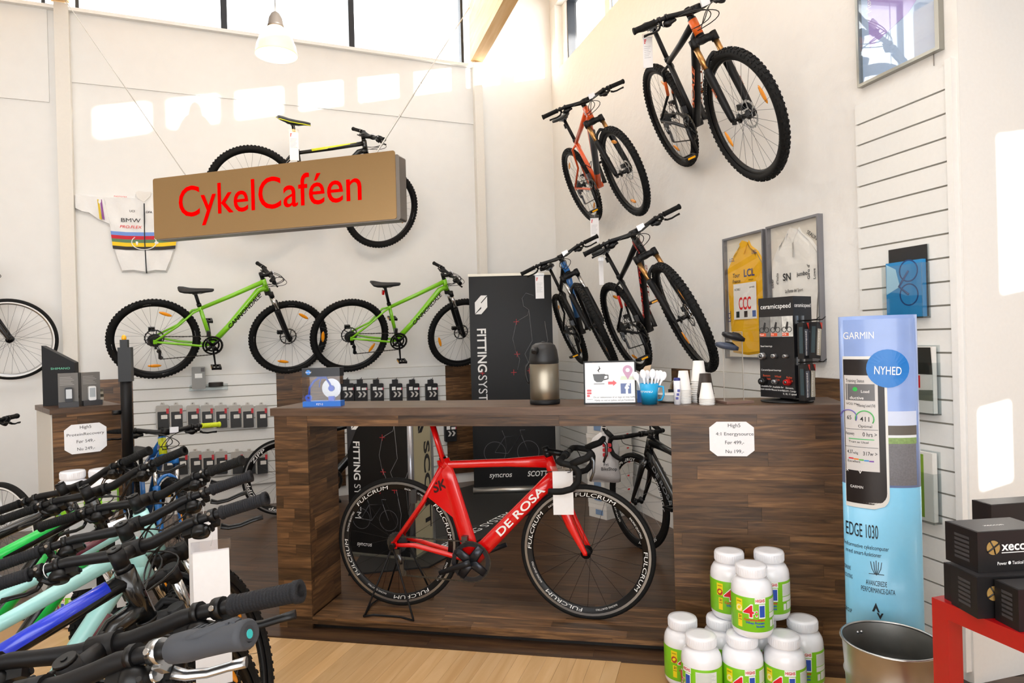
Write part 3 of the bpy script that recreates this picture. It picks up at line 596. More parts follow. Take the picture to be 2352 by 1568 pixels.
    if s.get('disc', True):
        for pt, MM, pr in ((A+n3(-.02, .05, .075), None, fo), (FA+n3(-.075, .045, .04), SM, fko)): MB().box((0, 0, 0), (.05, .03, .032)).build('brake_caliper', BKP, root, (MM@frame(pt) if MM is not None else frame(pt)))
    else:
        for pt, MM in ((ssj*.42+A*.58+n3(-.01, 0, .10), None), (HB-u*.035+n3(.035, 0, -.02), SM)): b = MB().box(pt, (.03, .07, .03)).box(pt+n3(0, .028, -.03), (.03, .012, .05)).box(pt+n3(0, -.028, -.03), (.03, .012, .05)); b.build('brake_caliper', ALUD if road else BKP, root, MM)
    # seat
    sp = MB().tube([ST-g['su']*.02, g['SP']+n3(0, 0, .002)], .0142 if not road else .019, 12, flat=None if not road else (1.25, .75)).build('seatpost', s.get('spcol') or BKM, root); MB().tube([ST-g['su']*.012, ST+g['su']*.010], .0195, 14).build('seat_clamp', BKP, sp)
    if s.get('saddle', True): saddle(root, g, s, s.get('sadc') or mat('#17181a', .55))
    if s.get('rearlight'): MB().box(g['SP']-g['su']*.05+n3(-.03, 0, 0), (.02, .03, .04)).build('rear_reflector', s['rearlight'] if s['rearlight'] is not True else RRF, root)
    # drivetrain (right side, -Y)
    rr = .085 if not road else .104; cy = -.048; cr = MB(); disc_ring(cr, rr-(.016 if not road else .024), rr, cy, .003 if not road else .006, 56, .035, BB)
    if not road: disc_ring(cr, .045, .062, cy+.008, .003, 40, .05, BB)
    for i in range(4): a = i*math.pi/2+.6+R_(s.get('ca', -80)); cr.tube([BB+n3(0, cy-.003, 0), BB+n3((rr-.01)*math.cos(a), cy-.002, (rr-.01)*math.sin(a))], [.020, .017] if road else [.016, .010], 8, flat=(1.3 if road else 1, .45))
    cro = cr.build('chainring', s.get('crc') or BKP, root)
    ca = R_(s.get('ca', -80)); cl = .1725
    for sg, a in ((-1, ca), (1, ca+math.pi)):
        e = BB+n3(cl*math.cos(a), sg*.078, cl*math.sin(a)); arm = MB().tube([BB+n3(0, sg*.058, 0), BB+n3(.03*math.cos(a), sg*.064, .03*math.sin(a)), e], [.018, .015, .011], 10, flat=(1.15, .65)).build('crank_arm', BKP if not road else mat('#2c2e33', .3, metal=.6), root)
        if s.get('pedals', True):
            p = MB(); c = e+n3(0, sg*.055, 0); pa = s.get('pa', 0)
            for dx in (-.032, .032): p.box(c+n3(dx, 0, 0), (.016, .085, .02))
            for dy in (-.036, .036): p.box(c+n3(0, dy, 0), (.07, .012, .018))
            p.cyl(e, c+n3(0, sg*.04, 0), .008, 8); po = p.build('pedal', BKP, arm)
            for dx in (-.0405, .0405): MB().box(c+n3(dx, 0, 0), (.002, .05, .012)).build('reflector', YRF, po)
    ch = MB(); r2 = .042; jw = A+n3(.045, cy, -.15); B0 = BB+n3(0, cy, 0); A0 = A+n3(0, cy, 0)
    path = [A0+n3(0, 0, r2), B0+n3(-.01, 0, rr)]+[B0+rr*n3(math.cos(a), 0, math.sin(a)) for a in np.linspace(1.4, -1.5, 9)]+[jw+n3(.01, 0, -.012), jw+n3(-.014, 0, .0), A0+n3(.035, 0, -.085), A0+n3(.02, 0, -.06), A0+n3(-.03, 0, -.03), A0+n3(-.042, 0, .01), A0+n3(-.02, 0, .036), A0+n3(0, 0, r2)]
    P = np.array(path); dl = np.r_[0, np.cumsum(np.linalg.norm(np.diff(P, axis=0), axis=1))]; nl = int(dl[-1]/.0127); tt = np.linspace(0, dl[-1], nl)
    Q = np.stack([np.interp(tt, dl, P[:, i]) for i in range(3)], 1)
    for i in range(nl-1): ex = nrm(Q[i+1]-Q[i]); ch.box((Q[i]+Q[i+1])/2, (.0125, .004 if i % 2 else .006, .0065 if i % 2 else .008), np.stack([ex, n3(0, 1, 0), np.cross(ex, n3(0, 1, 0))], 1))
    ch.build('chain', CHN, root)
    d = MB(); hg = A0+n3(.012, 0, -.045); d.box(hg, (.03, .025, .045)); d.tube([hg, hg+n3(.02, -.01, -.03), jw+n3(-.01, -.006, .05)], [.012, .010, .008], 8); d.box((jw+A0+n3(.03, 0, -.09))/2, (.022, .012, .075)); disc_ring(d, .006, .018, 0, .005, 18, .1, jw); disc_ring(d, .006, .018, 0, .005, 18, .1, A0+n3(.03, 0, -.09)); d.build('rear_derailleur', s.get('dec') or ALUD, root)
    MB().box(BB+g['su']*.13+n3(.005, cy+.012, -.02), (.03, .03, .05)).build('front_derailleur', ALUD, root)
    # handlebar
    (drop_bar if road else mtb_bar)(root, g, s, SM)
    if s.get('bottlecage'): MB().tube([BB*.5+ST*.5+n3(.02, .0, 0)+n3(.03*math.cos(a), .034*math.sin(a), -.05+.05*abs(math.sin(a))) for a in np.linspace(0, 6.28, 16)], .003, 6).build('bottle_cage', BKP, root)
    for i, (where, ln) in enumerate(s.get('tags', ())):
        # price tag: clear sleeve with white card, hangs straight down in the world
        pt = {'sad': g['SP']+n3(-.11, .0, .02), 'seat': g['SP']+n3(0, -.02, 0), 'bar': (SM@np.r_[g['BC']+n3(0, s.get('tagbar', .08) or .08, -.01), 1])[:3], 'fork': HB, 'ped': BB+n3(.17*math.cos(ca), -.13, .17*math.sin(ca)-.01), 'barr': (SM@np.r_[g['BC']+n3(-.02, -.20, -.01), 1])[:3]}[where]
        MW = poseM(q); Rw = MW[:3, :3].T; fc_ = nrm(n3(*(CAM-(MW@np.r_[pt, 1])[:3]))*n3(1, 1, 0)); rt_ = np.cross(fc_, n3(0, 0, 1)); T = frame(pt, M3=Rw@np.stack([-rt_, -fc_, n3(0, 0, 1)], 1)); wd = s.get('tagw', .07)
        to = MB().bbox((-wd/2, -.0015, -ln), (wd/2, .0015, -.055)).build('price_tag', TAGW, root, T); MB().tube([(0, 0, 0), (.004, 0, -.02), (0, 0, -.045)], .001, 4).build('tag_string', WHT, to); MB().bbox((-wd/2-.004, -.0022, -.058), (wd/2+.004, .0022, -.03)).build('sleeve_top', glass('clear_sleeve', (.9, .9, .92, 1), .06), to)
        if s.get('tagprint', True):
            b = MB()
            for kx in range(3): b.bbox((-wd/2+.008, -.002, -.075-.010*kx), (-wd/2+.022-.003*kx, -.0016, -.068-.010*kx))
            b.build('logo_print', TAGR, to); b = MB()
            for kx in range(7): b.bbox((-wd/2+.008, -.002, -.115-.012*kx), (wd/2-.012-.006*(kx % 3), -.0016, -.1135-.012*kx))
            if ln > .21: b.build('text_lines', mat('#77777c', .6), to)
    return root
def _ry(a): c, s_ = math.cos(R_(a)), math.sin(R_(a)); return np.array([[c, 0, s_], [0, 1, 0], [-s_, 0, c]])
GRN = mat('#7fc81e', .3, coat=.5); RED = mat('#e00d0d', .25, coat=.7); ORA = mat('#e2571c', .3, coat=.5); BLU = mat('#1f6db8', .3, coat=.5); REDA = mat('#d6281e', .4); MATB = mat('#111214', .45, spec=.35); MINT = mat('#a6dcd8', .3, coat=.5); MAR = mat('#5a1528', .35, coat=.4); DBL = mat('#1b35c4', .3, coat=.5); NEO = mat('#12c24b', .35, coat=.3); YEL = mat('#d6dc1e', .35, coat=.4); GLB = mat('#0a0b0c', .25, coat=.4); ORF2 = mat('#e8671c', .4); GRY = mat('#3c3f44', .4)
WTX = (('WTB', 't', (-75, 190), .016), ('NINE LINE', 't', (100, 10), .009))
bike('black mountain bike with orange trim, highest on the right wall', [1.272, 4.753, 2.68, 172.325, -18.557, -25.435, 5.837], dict(R=.365, wb=1.10, fc=MATB, accent=ORF2, acct=(('SS', 0, 0, 0, 0), ('HT', 0, 0, 0, 0)), stc=TAN, txt=(('SCALE', 'DT', .03, .30, .45, ORF2, .02, .1),), fktxt='XCR', fktc=ORF2, ca=-70, rtxt=(('SMART SAM', 't', (185, 20), .012),), ra=(65, 250), tags=(('sad', .25),), tagw=.06))
bike('orange mountain bike hung on the right wall next to the corner', [.8, 6.129, 2.544, 169.066, -7.817, -24.364, -.471], dict(R=.35, fc=ORA, accent=GRY, acct=(('DT', 0, .2, .8, .0266),), stc=TAN, ca=-80, bottlecage=True, txt=(('GT', 'HT', .03, None, .5, WHT, .03, 0),), rtxt=WTX, rearlight=BKP, ra=(120, 300), tags=(('ped', .26),)))
bike('black mountain bike with red lettering, lower row on the right wall', [1.03, 5.287, 1.208, 170.61, 1.927, -21.401, -10.707], dict(sc=1.03, R=.365, wb=1.10, fc=MATB, accent=REDA, acct=(('SS', 0, 0, 0, 0),), stc=TAN, fktxt='XCR', fktc=REDA, txt=(('SCALE 970', 'DT', .026, .44, .5, REDA, .02, .1), ('SCOTT', 'HT', .02, .10, .5, REDA, .03, 0)), ca=-75, rtxt=(('SCHWALBE', 't', (195, 30), .013), ('SMART', 't', (150, -30), .012)), ra=(75, 255), rearlight=BKP, tags=(('sad', .24),), tagw=.035, tagprint=False))
bike('black and blue mountain bike on the right wall, half behind the banner', [.685, 6.412, 1.236, 173.799, .768, -21.546, -9.563], dict(sc=1.03, R=.35, fc=MATB, accent=BLU, acct=(('DT', 0, .1, .72, .0266), ('HT', 0, 0, 0, 0)), ca=-100, ra=(110, 290), tags=(('barr', .24),)))
TRX = dict(wb=1.07, st=.36, sl=.07, a2c=.48, R=.345, fc=GRN, ttd=.035, rtxt=WTX, txt=(('CANNONDALE', 'DT', .036, .40, .60, mat('#10130c', .4), .02, .25),), ca=-82, sadc=mat('#1b1c1e', .5))
bike('bright green mountain bike on the back wall, left of the pair', [-3.097, 5.796, 1.235, 59.71, -.422, -20.548, 1.774], dict(TRX, sc=1.035, post=.10, ra=(70, 270), wf=10))
bike('bright green mountain bike on the back wall, beside the black banner', [-1.578, 6.414, 1.223, 63.648, .228, -22.56, 1.421], dict(TRX, sc=1.06, post=.16, ra=(180, 330), wf=130, rearlight=True, rtxt=None, dec=BKP, tags=(('bar', .22),), tagw=.05, tagprint=False))
bike('black mountain bike with lime trim hung behind the metal sign', [-2.333, 6.006, 2.499, 58.527, -3.129, -24.657, 6.706], dict(sc=1.08, R=.36, wb=1.09, fc=GLB, accent=YEL, acct=(('TT', 0, .1, .8, .0172), ('SS', 0, 0, 0, 0)), sadtrim=YEL, rtxt=(('MAXXIS', 't', (35, 215), .014),), ra=(25, 215), stc=BKP, tags=(('seat', .30),), tagw=.075))
FUL = (('FULCRUM', 'r', (120, 25, 285, 200), .019), ('RACING QUATTRO', 'r', (70, 160, 245, 330), .009))
SIL = mat('#a4a4a2', .35, metal=.9)
HB_ = bike('glossy red road racing bike standing in the counter bay', [-.643, 3.60, .074, 101.951, -.935, -.467, -4.667], dict(sc=1.025, road=True, R=.336, wb=.985, cs=.41, drop=.068, st=.53, ttd=.03, ha=73, a2c=.37, hl=.13, rake=.043, sl=.10, post=.19, sang=-8, fc=RED, tw=.0138, rimd=.040, ns=18, knob=False, disc=False, refl=False, spc2=BKP, rtxt=FUL, stripe=SIL, txt=(('DE ROSA', 'DT', .038, .34, .60, WHT, .02, 0), ('SK', 'SW', .05, None, .5, mat('#3a0606', .4), .03, .2)), ca=-160, pedals=False, spcol=RED, tags=(('bar', .27),), tagbar=-.09, tagw=.10, tagprint=False, saddle=False, crc=mat('#3a3d44', .3, metal=.7)))
RSP = dict(road=True, R=.336, wb=.985, cs=.41, drop=.068, st=.46, ha=73, a2c=.37, hl=.13, rake=.043, sl=.10, post=.2, sang=-8, tw=.0125, knob=False, disc=False, refl=False, ns=18)
bike('black road bike parked behind the right part of the counter', [1.22, 3.77, 0, -21.5, 0, 1, 5], dict(RSP, sc=1.0, fc=GLB, rimd=.04, spc2=ALU, rtxt=(('SPINERGY', 'r', (200, 20, 110, 290), .02),), txt=(('DE ROSA', 'DT', .035, .3, .55, mat('#777a7f', .4), .02, 0),)))
bike('black road bike with deep rims parked along the back wall', [-2.05, 5.9, 0, 68, 0, 0, 0], dict(RSP, fc=GLB, rimd=.05, rtxt=(('ZIPP', 'r', (135, 20, 260, 200), .03),), sadtrim=mat('#e2c51e', .4), stripe=SIL))
bike('city bike front wheel with white tyre stripe, high at the left edge', [-4.98, 5.0, 1.27, 64.0, 0, -8.6, 0], dict(sc=.943, R=.35, wb=1.08, tw=.018, knob=False, disc=False, refl=False, stripe=WHT, fc=GLB, accent=ORF2, acct=(('DT', 0, .1, .5, .0266),), rigid=True, ns=32, rimc=ALU))
K1 = dict(R=.33, wb=1.06, tw=.02, knob=False, disc=False, stripe=WHT, fc=mat('#eceeee', .25, coat=.5), rigid=True, ns=32, rimc=ALU, sang=30, rise=.04, sweep=.12, refl=False, hl=.16, tags=(('fork', .26),))
kb = bike('white city bike at the left edge beside the walnut cabinet', [-4.31, 4.63, 0, 108, 0, 0, 0], K1)
g_ = bike_geo(K1); SMk = steerM(g_, 0)
fd_ = MB()
for a0, a1 in ((20, 150),): fd_.lathe([(.352, -.026), (.358, -.012), (.36, 0), (.358, .012), (.352, .026)], o=g_['FA'], ax=(0, 1, 0), n=20, ang=(R_(-20), R_(150)))
fd_.build('mudguard', mat('#f0f0ee', .3), kb, SMk)
bike('blue mountain bike with one yellow grip, parked beside the walnut cabinet', [-2.82, 4.86, 0, 138, 0, 2, 0], dict(fc=BLU, hl=.13, st=.38, post=.08, barc=MATB, gripc_l=mat('#c9d61f', .6), accent=YEL, acct=(('HT', 0, 0, 0, 0),), fkc=BLU, txt=(('S', 'HT', .05, None, .5, DBL, .04, 0),)))
# the row of parked bikes at the lower left, seen over their handlebars
ROW = 'parked mountain bikes in the front row'
JR = dict(R=.365, wb=1.1, bw=.72)
bike('nearest bike of the front row, shaped grey grips and silver brake levers', [-1.315, .32, 0., 47.665, -.669, -.393, 43.942], dict(JR, hl=.17, fc=GLB, accent=YEL, acct=(('DT', 0, .1, .5, .0266), ('TT', 0, .3, .7, .02)), grip='wing', gripc=mat('#3b3e44', .7), levc=mat('#b7babd', .25, metal=1.), frefl=False, tags=(('barr', .30),), tagw=.08), ROW)
bike('second nearest bike of the front row, orange band on its top tube', [-1.17, .39, .007, 36.68, 1.888, -.115, 36.699], dict(JR, fc=GLB, accent=ORF2, acct=(('TT', 0, .15, .55, .0205),), gripc=RUBG, stemtxt='SYNCROS', frefl=False), ROW)
bike('black and royal blue bike of the front row with a big white price tag', [-1.551, 1.041, 0., 43.469, -.202, -1.153, 52.681], dict(JR, hl=.14, fc=GLB, accent=DBL, acct=(('TT', 0, .08, .5, .0205),), gripc=RUBG, frefl=False, tags=(('barr', .40),), tagw=.085, tagprint=False, tagbar=.2), ROW)
bike('mint and maroon bike of the front row with a black reflector block', [-1.674, 1.297, .003, 40.353, .113, -1.601, 58.42], dict(JR, hl=.12, fc=MINT, accent=MAR, acct=(('DT', 0, .2, .6, .0268),), gripc=RUBG, tags=(('barr', .34),), tagw=.08, tagprint=False), ROW)
bike('mint bike of the front row, fifth from the viewer', [-1.813, 1.594, 0., 45.878, -.711, 3.267, 47.097], dict(JR, hl=.15, fc=MINT, accent=MAR, acct=(('TT', 0, .2, .5, .02),), frefl=False, tags=(('bar', .33),), tagw=.08, tagprint=False), ROW)
bike('black and neon green bike of the front row, sixth from the viewer', [-2.054, 1.748, 0., 45.556, -.735, 7.215, 46.747], dict(JR, hl=.15, fc=GLB, accent=NEO, acct=(('TT', 0, .1, .8, .0205), ('DT', 0, .1, .6, .0266)), frefl=False, tags=(('bar', .33),), tagw=.08, tagprint=False), ROW)
bike('farthest bike of the front row, black with a green stem mark', [-2.305, 1.965, 0., 47.094, -.727, 8.921, 44.032], dict(JR, hl=.12, fc=GLB, accent=NEO, acct=(('DT', 0, .2, .7, .0266),), stemtxt='RFR', stemtc=NEO, frefl=False), ROW)
# ---------------------------------------------------------------- signs, lamp, wall things
def fr_at(p, a): return frame(np.array(p, float), a)
def poly_part(name, parent, pts, y0, y1, m): return MB().prism(pts, y0, y1).build(name, m, parent)
def rrect(x0, x1, z0, z1, r, n=4):
    P = []
    for cx_, cz, a0 in ((x1-r, z1-r, 0), (x0+r, z1-r, 90), (x0+r, z0+r, 180), (x1-r, z0+r, 270)):
        for k in range(n+1): a = R_(a0+90*k/n); P.append((cx_+r*math.cos(a), cz+r*math.sin(a)))
    return P
def circ(x, z, r, n=24, a0=0, a1=360): return [(x+r*math.cos(R_(a0+(a1-a0)*k/n)), z+r*math.sin(R_(a0+(a1-a0)*k/n))) for k in range(n if a1-a0 == 360 else n+1)]
def letters(parent, m, items, y=-.001, name='lettering', map3=None):
    o = None
    for it in items:
        b = MB(); write(b, it[0], it[1], it[2], it[3], *( [it[4]] if len(it) > 4 else [None]), y=y, bold=it[5] if len(it) > 5 else .008, align=it[6] if len(it) > 6 else 'c', shear=it[7] if len(it) > 7 else 0, rot=it[8] if len(it) > 8 else 0, map3=map3)
        if b.n: o = b.build(name, m, parent)
    return o
import bmesh
def folded(name, parent, P, y, amp, m, seed=0.):
    bm = bmesh.new(); bm.faces.new([bm.verts.new((x, y, z)) for x, z in P]); bmesh.ops.triangulate(bm, faces=bm.faces[:])
    for _ in range(4): bmesh.ops.subdivide_edges(bm, edges=bm.edges[:], cuts=1, use_grid_fill=True)
    for v in bm.verts:
        x, z = v.co.x, v.co.z; f = .5+.25*math.sin(38*(x+.55*z)+seed+2*math.sin(9*z))+.25*math.sin(27*(x-.8*z)+2.1*seed+1.5*math.sin(14*x)); v.co.y -= amp*f
    bmesh.ops.recalc_face_normals(bm, faces=bm.faces[:]); me = bpy.data.meshes.new(name); bm.to_mesh(me); bm.free(); me.materials.append(m)
    for p in me.polygons: p.use_smooth = True
    return place(me, name, parent)
INK = mat('#16161a', .55); REDI = mat('#e21a1a', .5); BLUI = mat('#2b4fa8', .5); YELI = mat('#f0cf1a', .5); ORI = mat('#d2522e', .5)
# pendant lamp
LP = aty(634, 90, 4.9)
lt = thing('pendant_lamp', 'bell shaped glass pendant lamp with grey cap, glowing warm', 'lamp', frame(LP))
b = MB(); b.lathe([(.035, .10), (.05, .088), (.085, .06), (.115, .01), (.138, -.05), (.148, -.105), (.150, -.118), (.145, -.118), (.134, -.05), (.11, .01), (.08, .058), (.03, .095)], n=40)
sh = b.build('lamp_shade', mat('#ffdcae', .35, emis=.55), lt)
MB().lathe([(0, .205), (.012, .20), (.03, .185), (.048, .15), (.055, .105), (.06, .088), (.05, .088), (0, .09)], n=28).build('lamp_cap', mat('#4d4640', .5), lt)
MB().ell((0, 0, -.04), (.045, .045, .06)).build('bulb', mat('#fff2dc', .4, emis=6), lt); MB().tube([(0, 0, .2), (0, 0, 2.0)], .004, 6).build('cord', mat('#8a857e', .6), lt)
pl_ = bpy.data.lights.new('pendant_light', 'POINT'); pl_.energy = 8; pl_.color = (1, .82, .6); pl_.shadow_soft_size = .06; plo = bpy.data.objects.new('pendant_light', pl_); COL.objects.link(plo); plo.location = tuple(LP+n3(0, 0, -.17))
# hanging sign
PS = aty(352, 411, 3.75); zt_ = PS[2]; zb_ = aty(357, 550, 3.75)[2]; hS = zt_-zb_; SF = fr_at((PS[0], PS[1], zb_), -16.7); SL = 1.49
sg_ = thing('hanging_sign', 'brushed metal box sign with red lettering hung on wires', 'sign', SF)
STL = mat('#a88a62', .34, metal=1., aniso=.7, bump=.05, bscale=40, stretch=(2, 40, 60), var=.06)
MB().prism(rrect(0, SL, 0, hS, .012), -.004, 0).build('face_plate', STL, sg_)
MB().prism(rrect(.02, SL+.02, -.006, hS-.02, .012), .0, .075).build('box_body', mat('#8f8a86', .35, metal=.9), sg_)
def sgx(x, y): p = onpl(x, y, SF[:3, 3], 106.7)-SF[:3, 3]; return float(p@SF[:3, 0]), float(p[2])
xa, za = sgx(413, 498); xb, zb = sgx(832, 460)
letters(sg_, mat('#f60000', .7, spec=0.), [('CykelCaféen', (xa+xb)/2, (za+zb)/2-.0, .168, xb-xa, .004)], -.0052)
for (x, y), tgt in (((425, 402), CN-DB*4.60+n3(.05, -.12, 4.44)), ((845, 346), CN-DB*.98+n3(.03, -.10, 4.98))):
    lx, lz = sgx(x, y); a = (SF@np.r_[lx, .035, hS-.02, 1])[:3]; Mi = np.linalg.inv(SF); e = (Mi@np.r_[tgt, 1])[:3]; a = n3(lx, .035, hS-.025)
    b = MB().tube([a, e], .0045 if x > 500 else .003, 6)
    if x > 500:
        for k in range(1, 6): c = a+(e-a)*k/6; b.ell(c, (.008, .008, .008), 6, 4)
    b.build('suspension_wire', mat('#b9b5ae', .4, metal=.6), sg_)
# ---- cloth jersey pinned to the back wall
def bwv(x, y): return bwp(x, y)
def jpt(X, Z): return bwp(150+X/6.533, 420+Z/6.533)
jx, jz = jpt(1190, 760); jr = thing('cycling_jersey', 'white cycling jersey with rainbow bands pinned to the back wall', 'jersey', BWF@frame((jx, 0, jz)))
half = [(1190, 215), (1060, 150), (1050, 210), (930, 205), (560, 200), (300, 178), (110, 165), (108, 250), (115, 370), (220, 420), (330, 440), (480, 545), (660, 620), (685, 720), (705, 860), (725, 990), (780, 1170), (850, 1345), (1020, 1335), (1220, 1365)]
full = half+[(2380-x, y) for x, y in half[-2:0:-1]]
out = [(jpt(x, y)[0]-jx, jpt(x, y)[1]-jz) for x, y in full]; cxm = 0
inn = [(x*.955, z*.955) for x, z in out]; n_ = len(out); b = MB()
b.add([(x, -.002, z) for x, z in out]+[(x, -.024, z) for x, z in inn], [(i, (i+1) % n_, n_+(i+1) % n_, n_+i) for i in range(n_)])
CLW = mat('#e9e8e6', .65, bump=.2, bscale=40)
jb = b.build('hem', CLW, jr); folded('jersey_cloth', jr, inn, -.024, .016, CLW, 1.)
def jrel(X, Z): p = jpt(X, Z); return p[0]-jx, p[1]-jz
for z0, z1, c in ((730, 785, '#6f93d8'), (785, 838, '#c8142c'), (838, 888, '#5c7d58'), (888, 945, '#f2c90c'), (945, 995, '#2a2522')):
    t = lambda z: (z-730)/265*35
    P = [jrel(690+t(z0), z0), jrel(920, z0+18), jrel(1190, z0+22), jrel(1460, z0+18), jrel(1690-t(z0), z0), jrel(1690-t(z1), z1), jrel(1460, z1+18), jrel(1190, z1+22), jrel(920, z1+18), jrel(690+t(z1), z1)]; poly_part('rainbow_band', jr, P[::-1], -.0385, -.0375, mat(c, .65))
poly_part('zip', jr, [jrel(x, z) for x, z in ((1182, 320), (1198, 320), (1208, 900), (1236, 1360), (1218, 1360), (1192, 900))], -.042, -.025, INK)
poly_part('collar', jr, [jrel(x, z) for x, z in ((1060, 160), (1110, 135), (1200, 150), (1290, 150), (1285, 210), (1190, 300), (1100, 250))], -.044, -.02, mat('#e4e0da', .6))
for c, x in (('#d9b820', 490), ('#8a4a8f', 530)): poly_part('sleeve_band', jr, [jrel(x, 260), jrel(x+30, 262), jrel(x+70, 565), jrel(x+36, 545)], -.0395, -.02, mat(c, .6))
x0, z0 = jrel(995, 600); letters(jr, INK, [('BMW', x0, z0, .034, .15, 0.)], -.0405); x0, z0 = jrel(995, 690); letters(jr, REDI, [('PRO.FLEX', x0, z0, .024, .17, .004, 'c', .2)], -.0405)
x0, z0 = jrel(1010, 450); letters(jr, INK, [('UCI', x0, z0, .018)], -.0405); x0, z0 = jrel(1265, 465); letters(jr, INK, [('OFA', x0, z0, .018, None, .02)], -.0405); x0, z0 = jrel(840, 228); letters(jr, REDI, [('PHOTOTEX', x0, z0, .011, .10)], -.0405)
MB().tube([jrel(1190+a*185, 900+q*110)[0:1]+(-.040,)+jrel(1190+a*185, 900+q*110)[1:2] for a, q in [(math.cos(t), math.sin(t)) for t in np.linspace(-.6, 3.9, 20)]], .004, 6).build('ring_print', WHT, jr)
# ---- framed jerseys on the right wall
ALF = mat('#8d8d92', .35, metal=.7)
def framed(label, x0, x1, z0, z1, base, jc, yel):
    t = thing('jersey_frame', label, 'picture', RWF@frame((x0, 0, z0))); W, H = x1-x0, z1-z0; d = .034; w_ = .012
    MB().bbox((0, -d, 0), (w_, -.001, H)).bbox((W-w_, -d, 0), (W, -.001, H)).bbox((w_, -d, 0), (W-w_, -.001, w_)).bbox((w_, -d, H-w_), (W-w_, -.001, H)).build('frame', ALF, t); MB().bbox((w_, -.006, w_), (W-w_, -.001, H-w_)).build('backing', mat(base, .7), t)
    hs = [(.5, .87), (.41, .95), (.35, .90), (.2, .85), (.05, .75), (.035, .55), (.07, .35), (.12, .05), (.5, .03)]; P = [(x*W, z*H) for x, z in hs]+[((1-x)*W, z*H) for x, z in hs[-2:0:-1]]
    n = len(P); cc = (W/2, H*.5); b = MB(); inn = [(cc[0]+(x-cc[0])*.94, cc[1]+(z-cc[1])*.96) for x, z in P]
    b.add([(x, -.0065, z) for x, z in P]+[(x, -.012, z) for x, z in inn], [(i, (i+1) % n, n+(i+1) % n, n+i) for i in range(n)]); CJ = mat(jc, .6, bump=.2, bscale=40); b.build('hem', CJ, t); folded('jersey', t, inn, -.012, .007, CJ, 3. if yel else 5.)
    y = -.0206; N = mat('#2b3a7a', .5)
    poly_part('collar', t, [(.40*W, .93*H), (.47*W, .955*H), (.6*W, .93*H), (.5*W, .84*H)], -.0225, -.017, mat(jc, .6))
    if yel:
        letters(t, N, [('LCL', .62*W, .66*H, .045, None, .02), ('LCL', .2*W, .80*H, .022, None, .01), ('LCL', .76*W, .83*H, .022, None, .01), ('LCL', .13*W, .35*H, .03, None, .01, 'c', 0, 90), ('LCL', .9*W, .42*H, .03, None, .01)], y)
        letters(t, INK, [('Tour', .30*W, .665*H, .026, None, .01, 'c', .2), ('France', .30*W, .62*H, .022, None, .01, 'c', .2), ('BANQUE', .66*W, .625*H, .008)], y)
        MB().bbox((.22*W, -.0212, .32*H), (.78*W, -.0202, .61*H)).build('sponsor_patch', mat('#eeebe4', .6), t); y2 = -.0218
        letters(t, REDI, [('CCC', .5*W, .40*H, .075, .30*W, .02)], y2); letters(t, INK, [('NOBILI', .32*W, .555*H, .014), ('cervelo', .68*W, .565*H, .012)], y2)
        for k, c in enumerate(('#1e2d28', '#3a2c26', '#2d57a0')): poly_part('small_print', t, [(.28*W+k*.2*W, .335*H), (.36*W+k*.2*W, .335*H), (.36*W+k*.2*W, .385*H), (.28*W+k*.2*W, .385*H)], y2-.0005, y2+.0005, mat(c, .6))
    else:
        letters(t, REDI, [('CCC', .5*W, .24*H, .075, .34*W, .02)], y); letters(t, INK, [('SN', .37*W, .58*H, .04, None, .02), ('jumbo', .66*W, .60*H, .022, .2*W, .02), ("Giro d'", .8*W, .62*H, .02, None, .01, 'c', 0, 90), ('La Fonte del Sport', .5*W, .49*H, .018, .34*W, .01), ('NOBILI', .34*W, .36*H, .018, .14*W), ('cervelo', .70*W, .37*H, .014, .16*W), ('d’Italia', .2*W, .6*H, .018, None, .01, 'c', 0, 90), ('ober', .1*W, .57*H, .02, None, .01, 'c', 0, 90), ('SEALINE', .86*W, .85*H, .02, None, .01, 'c', 0, -35), ('Lowe', .9*W, .6*H, .018, None, .01, 'c', 0, 90)], y)
        poly_part('collar_zip', t, [(.49*W, .74*H), (.51*W, .74*H), (.51*W, .86*H), (.49*W, .86*H)], -.0212, -.0186, mat('#b4b0a8', .5))
    MB().bbox((w_, -.0315, w_), (W-w_, -.0305, H-w_)).build('glass', glass('frame_glass', (1, 1, 1, 1), .025), t)
framed('framed yellow leader jersey behind glass on the right wall', 3.263, 3.676, 1.325, 2.10, '#e9e0cc', '#f1b712', True)
framed('framed white jersey behind glass, right of the yellow one', 3.704, 4.135, 1.325, 2.105, '#e4ddd0', '#e9e6df', False)
# ---- glossy poster frame high at the right
po = thing('poster_frame', 'silver framed lilac poster high above the tall slatwall', 'poster', RWF@frame((4.42, 0, 2.66))); W, H = .45, .85
MB().bbox((0, -.03, 0), (.014, -.001, H)).bbox((W-.02, -.03, 0), (W, -.001, H)).bbox((.014, -.03, 0), (W-.02, -.001, .014)).bbox((.014, -.03, H-.014), (W-.02, -.001, H)).build('frame', mat('#a3a39c', .3, metal=.8), po)
MB().bbox((.014, -.006, .014), (W-.02, -.001, H-.014)).build('sheet_reflection', mat('#c2d8f0', .5), po)  # light blue stands for windows reflected in the glass, painted into the sheet
poly_part('print_panel', po, [(.06, .17), (.28, .235), (.36, .30), (.36, H-.02), (.03, H-.02), (.05, .5)], -.0072, -.006, mat('#bba8e0', .5))
letters(po, WHT, [('+ Mørkøv', .075, .30, .03, None, .004, 'l', 0, 90), ('ov', .33, .52, .03, None, .004, 'c', 0, 90)], -.0078)
MB().bbox((.014, -.026, .014), (W-.02, -.025, H-.014)).build('glass', glass('poster_glass', (.97, .98, 1, 1), .09, .02), po)
MB().tube([(.40, -.004, 0), (.40, -.004, -.05)], .0015, 5).build('hanging_cord', mat('#77706a', .6), po)
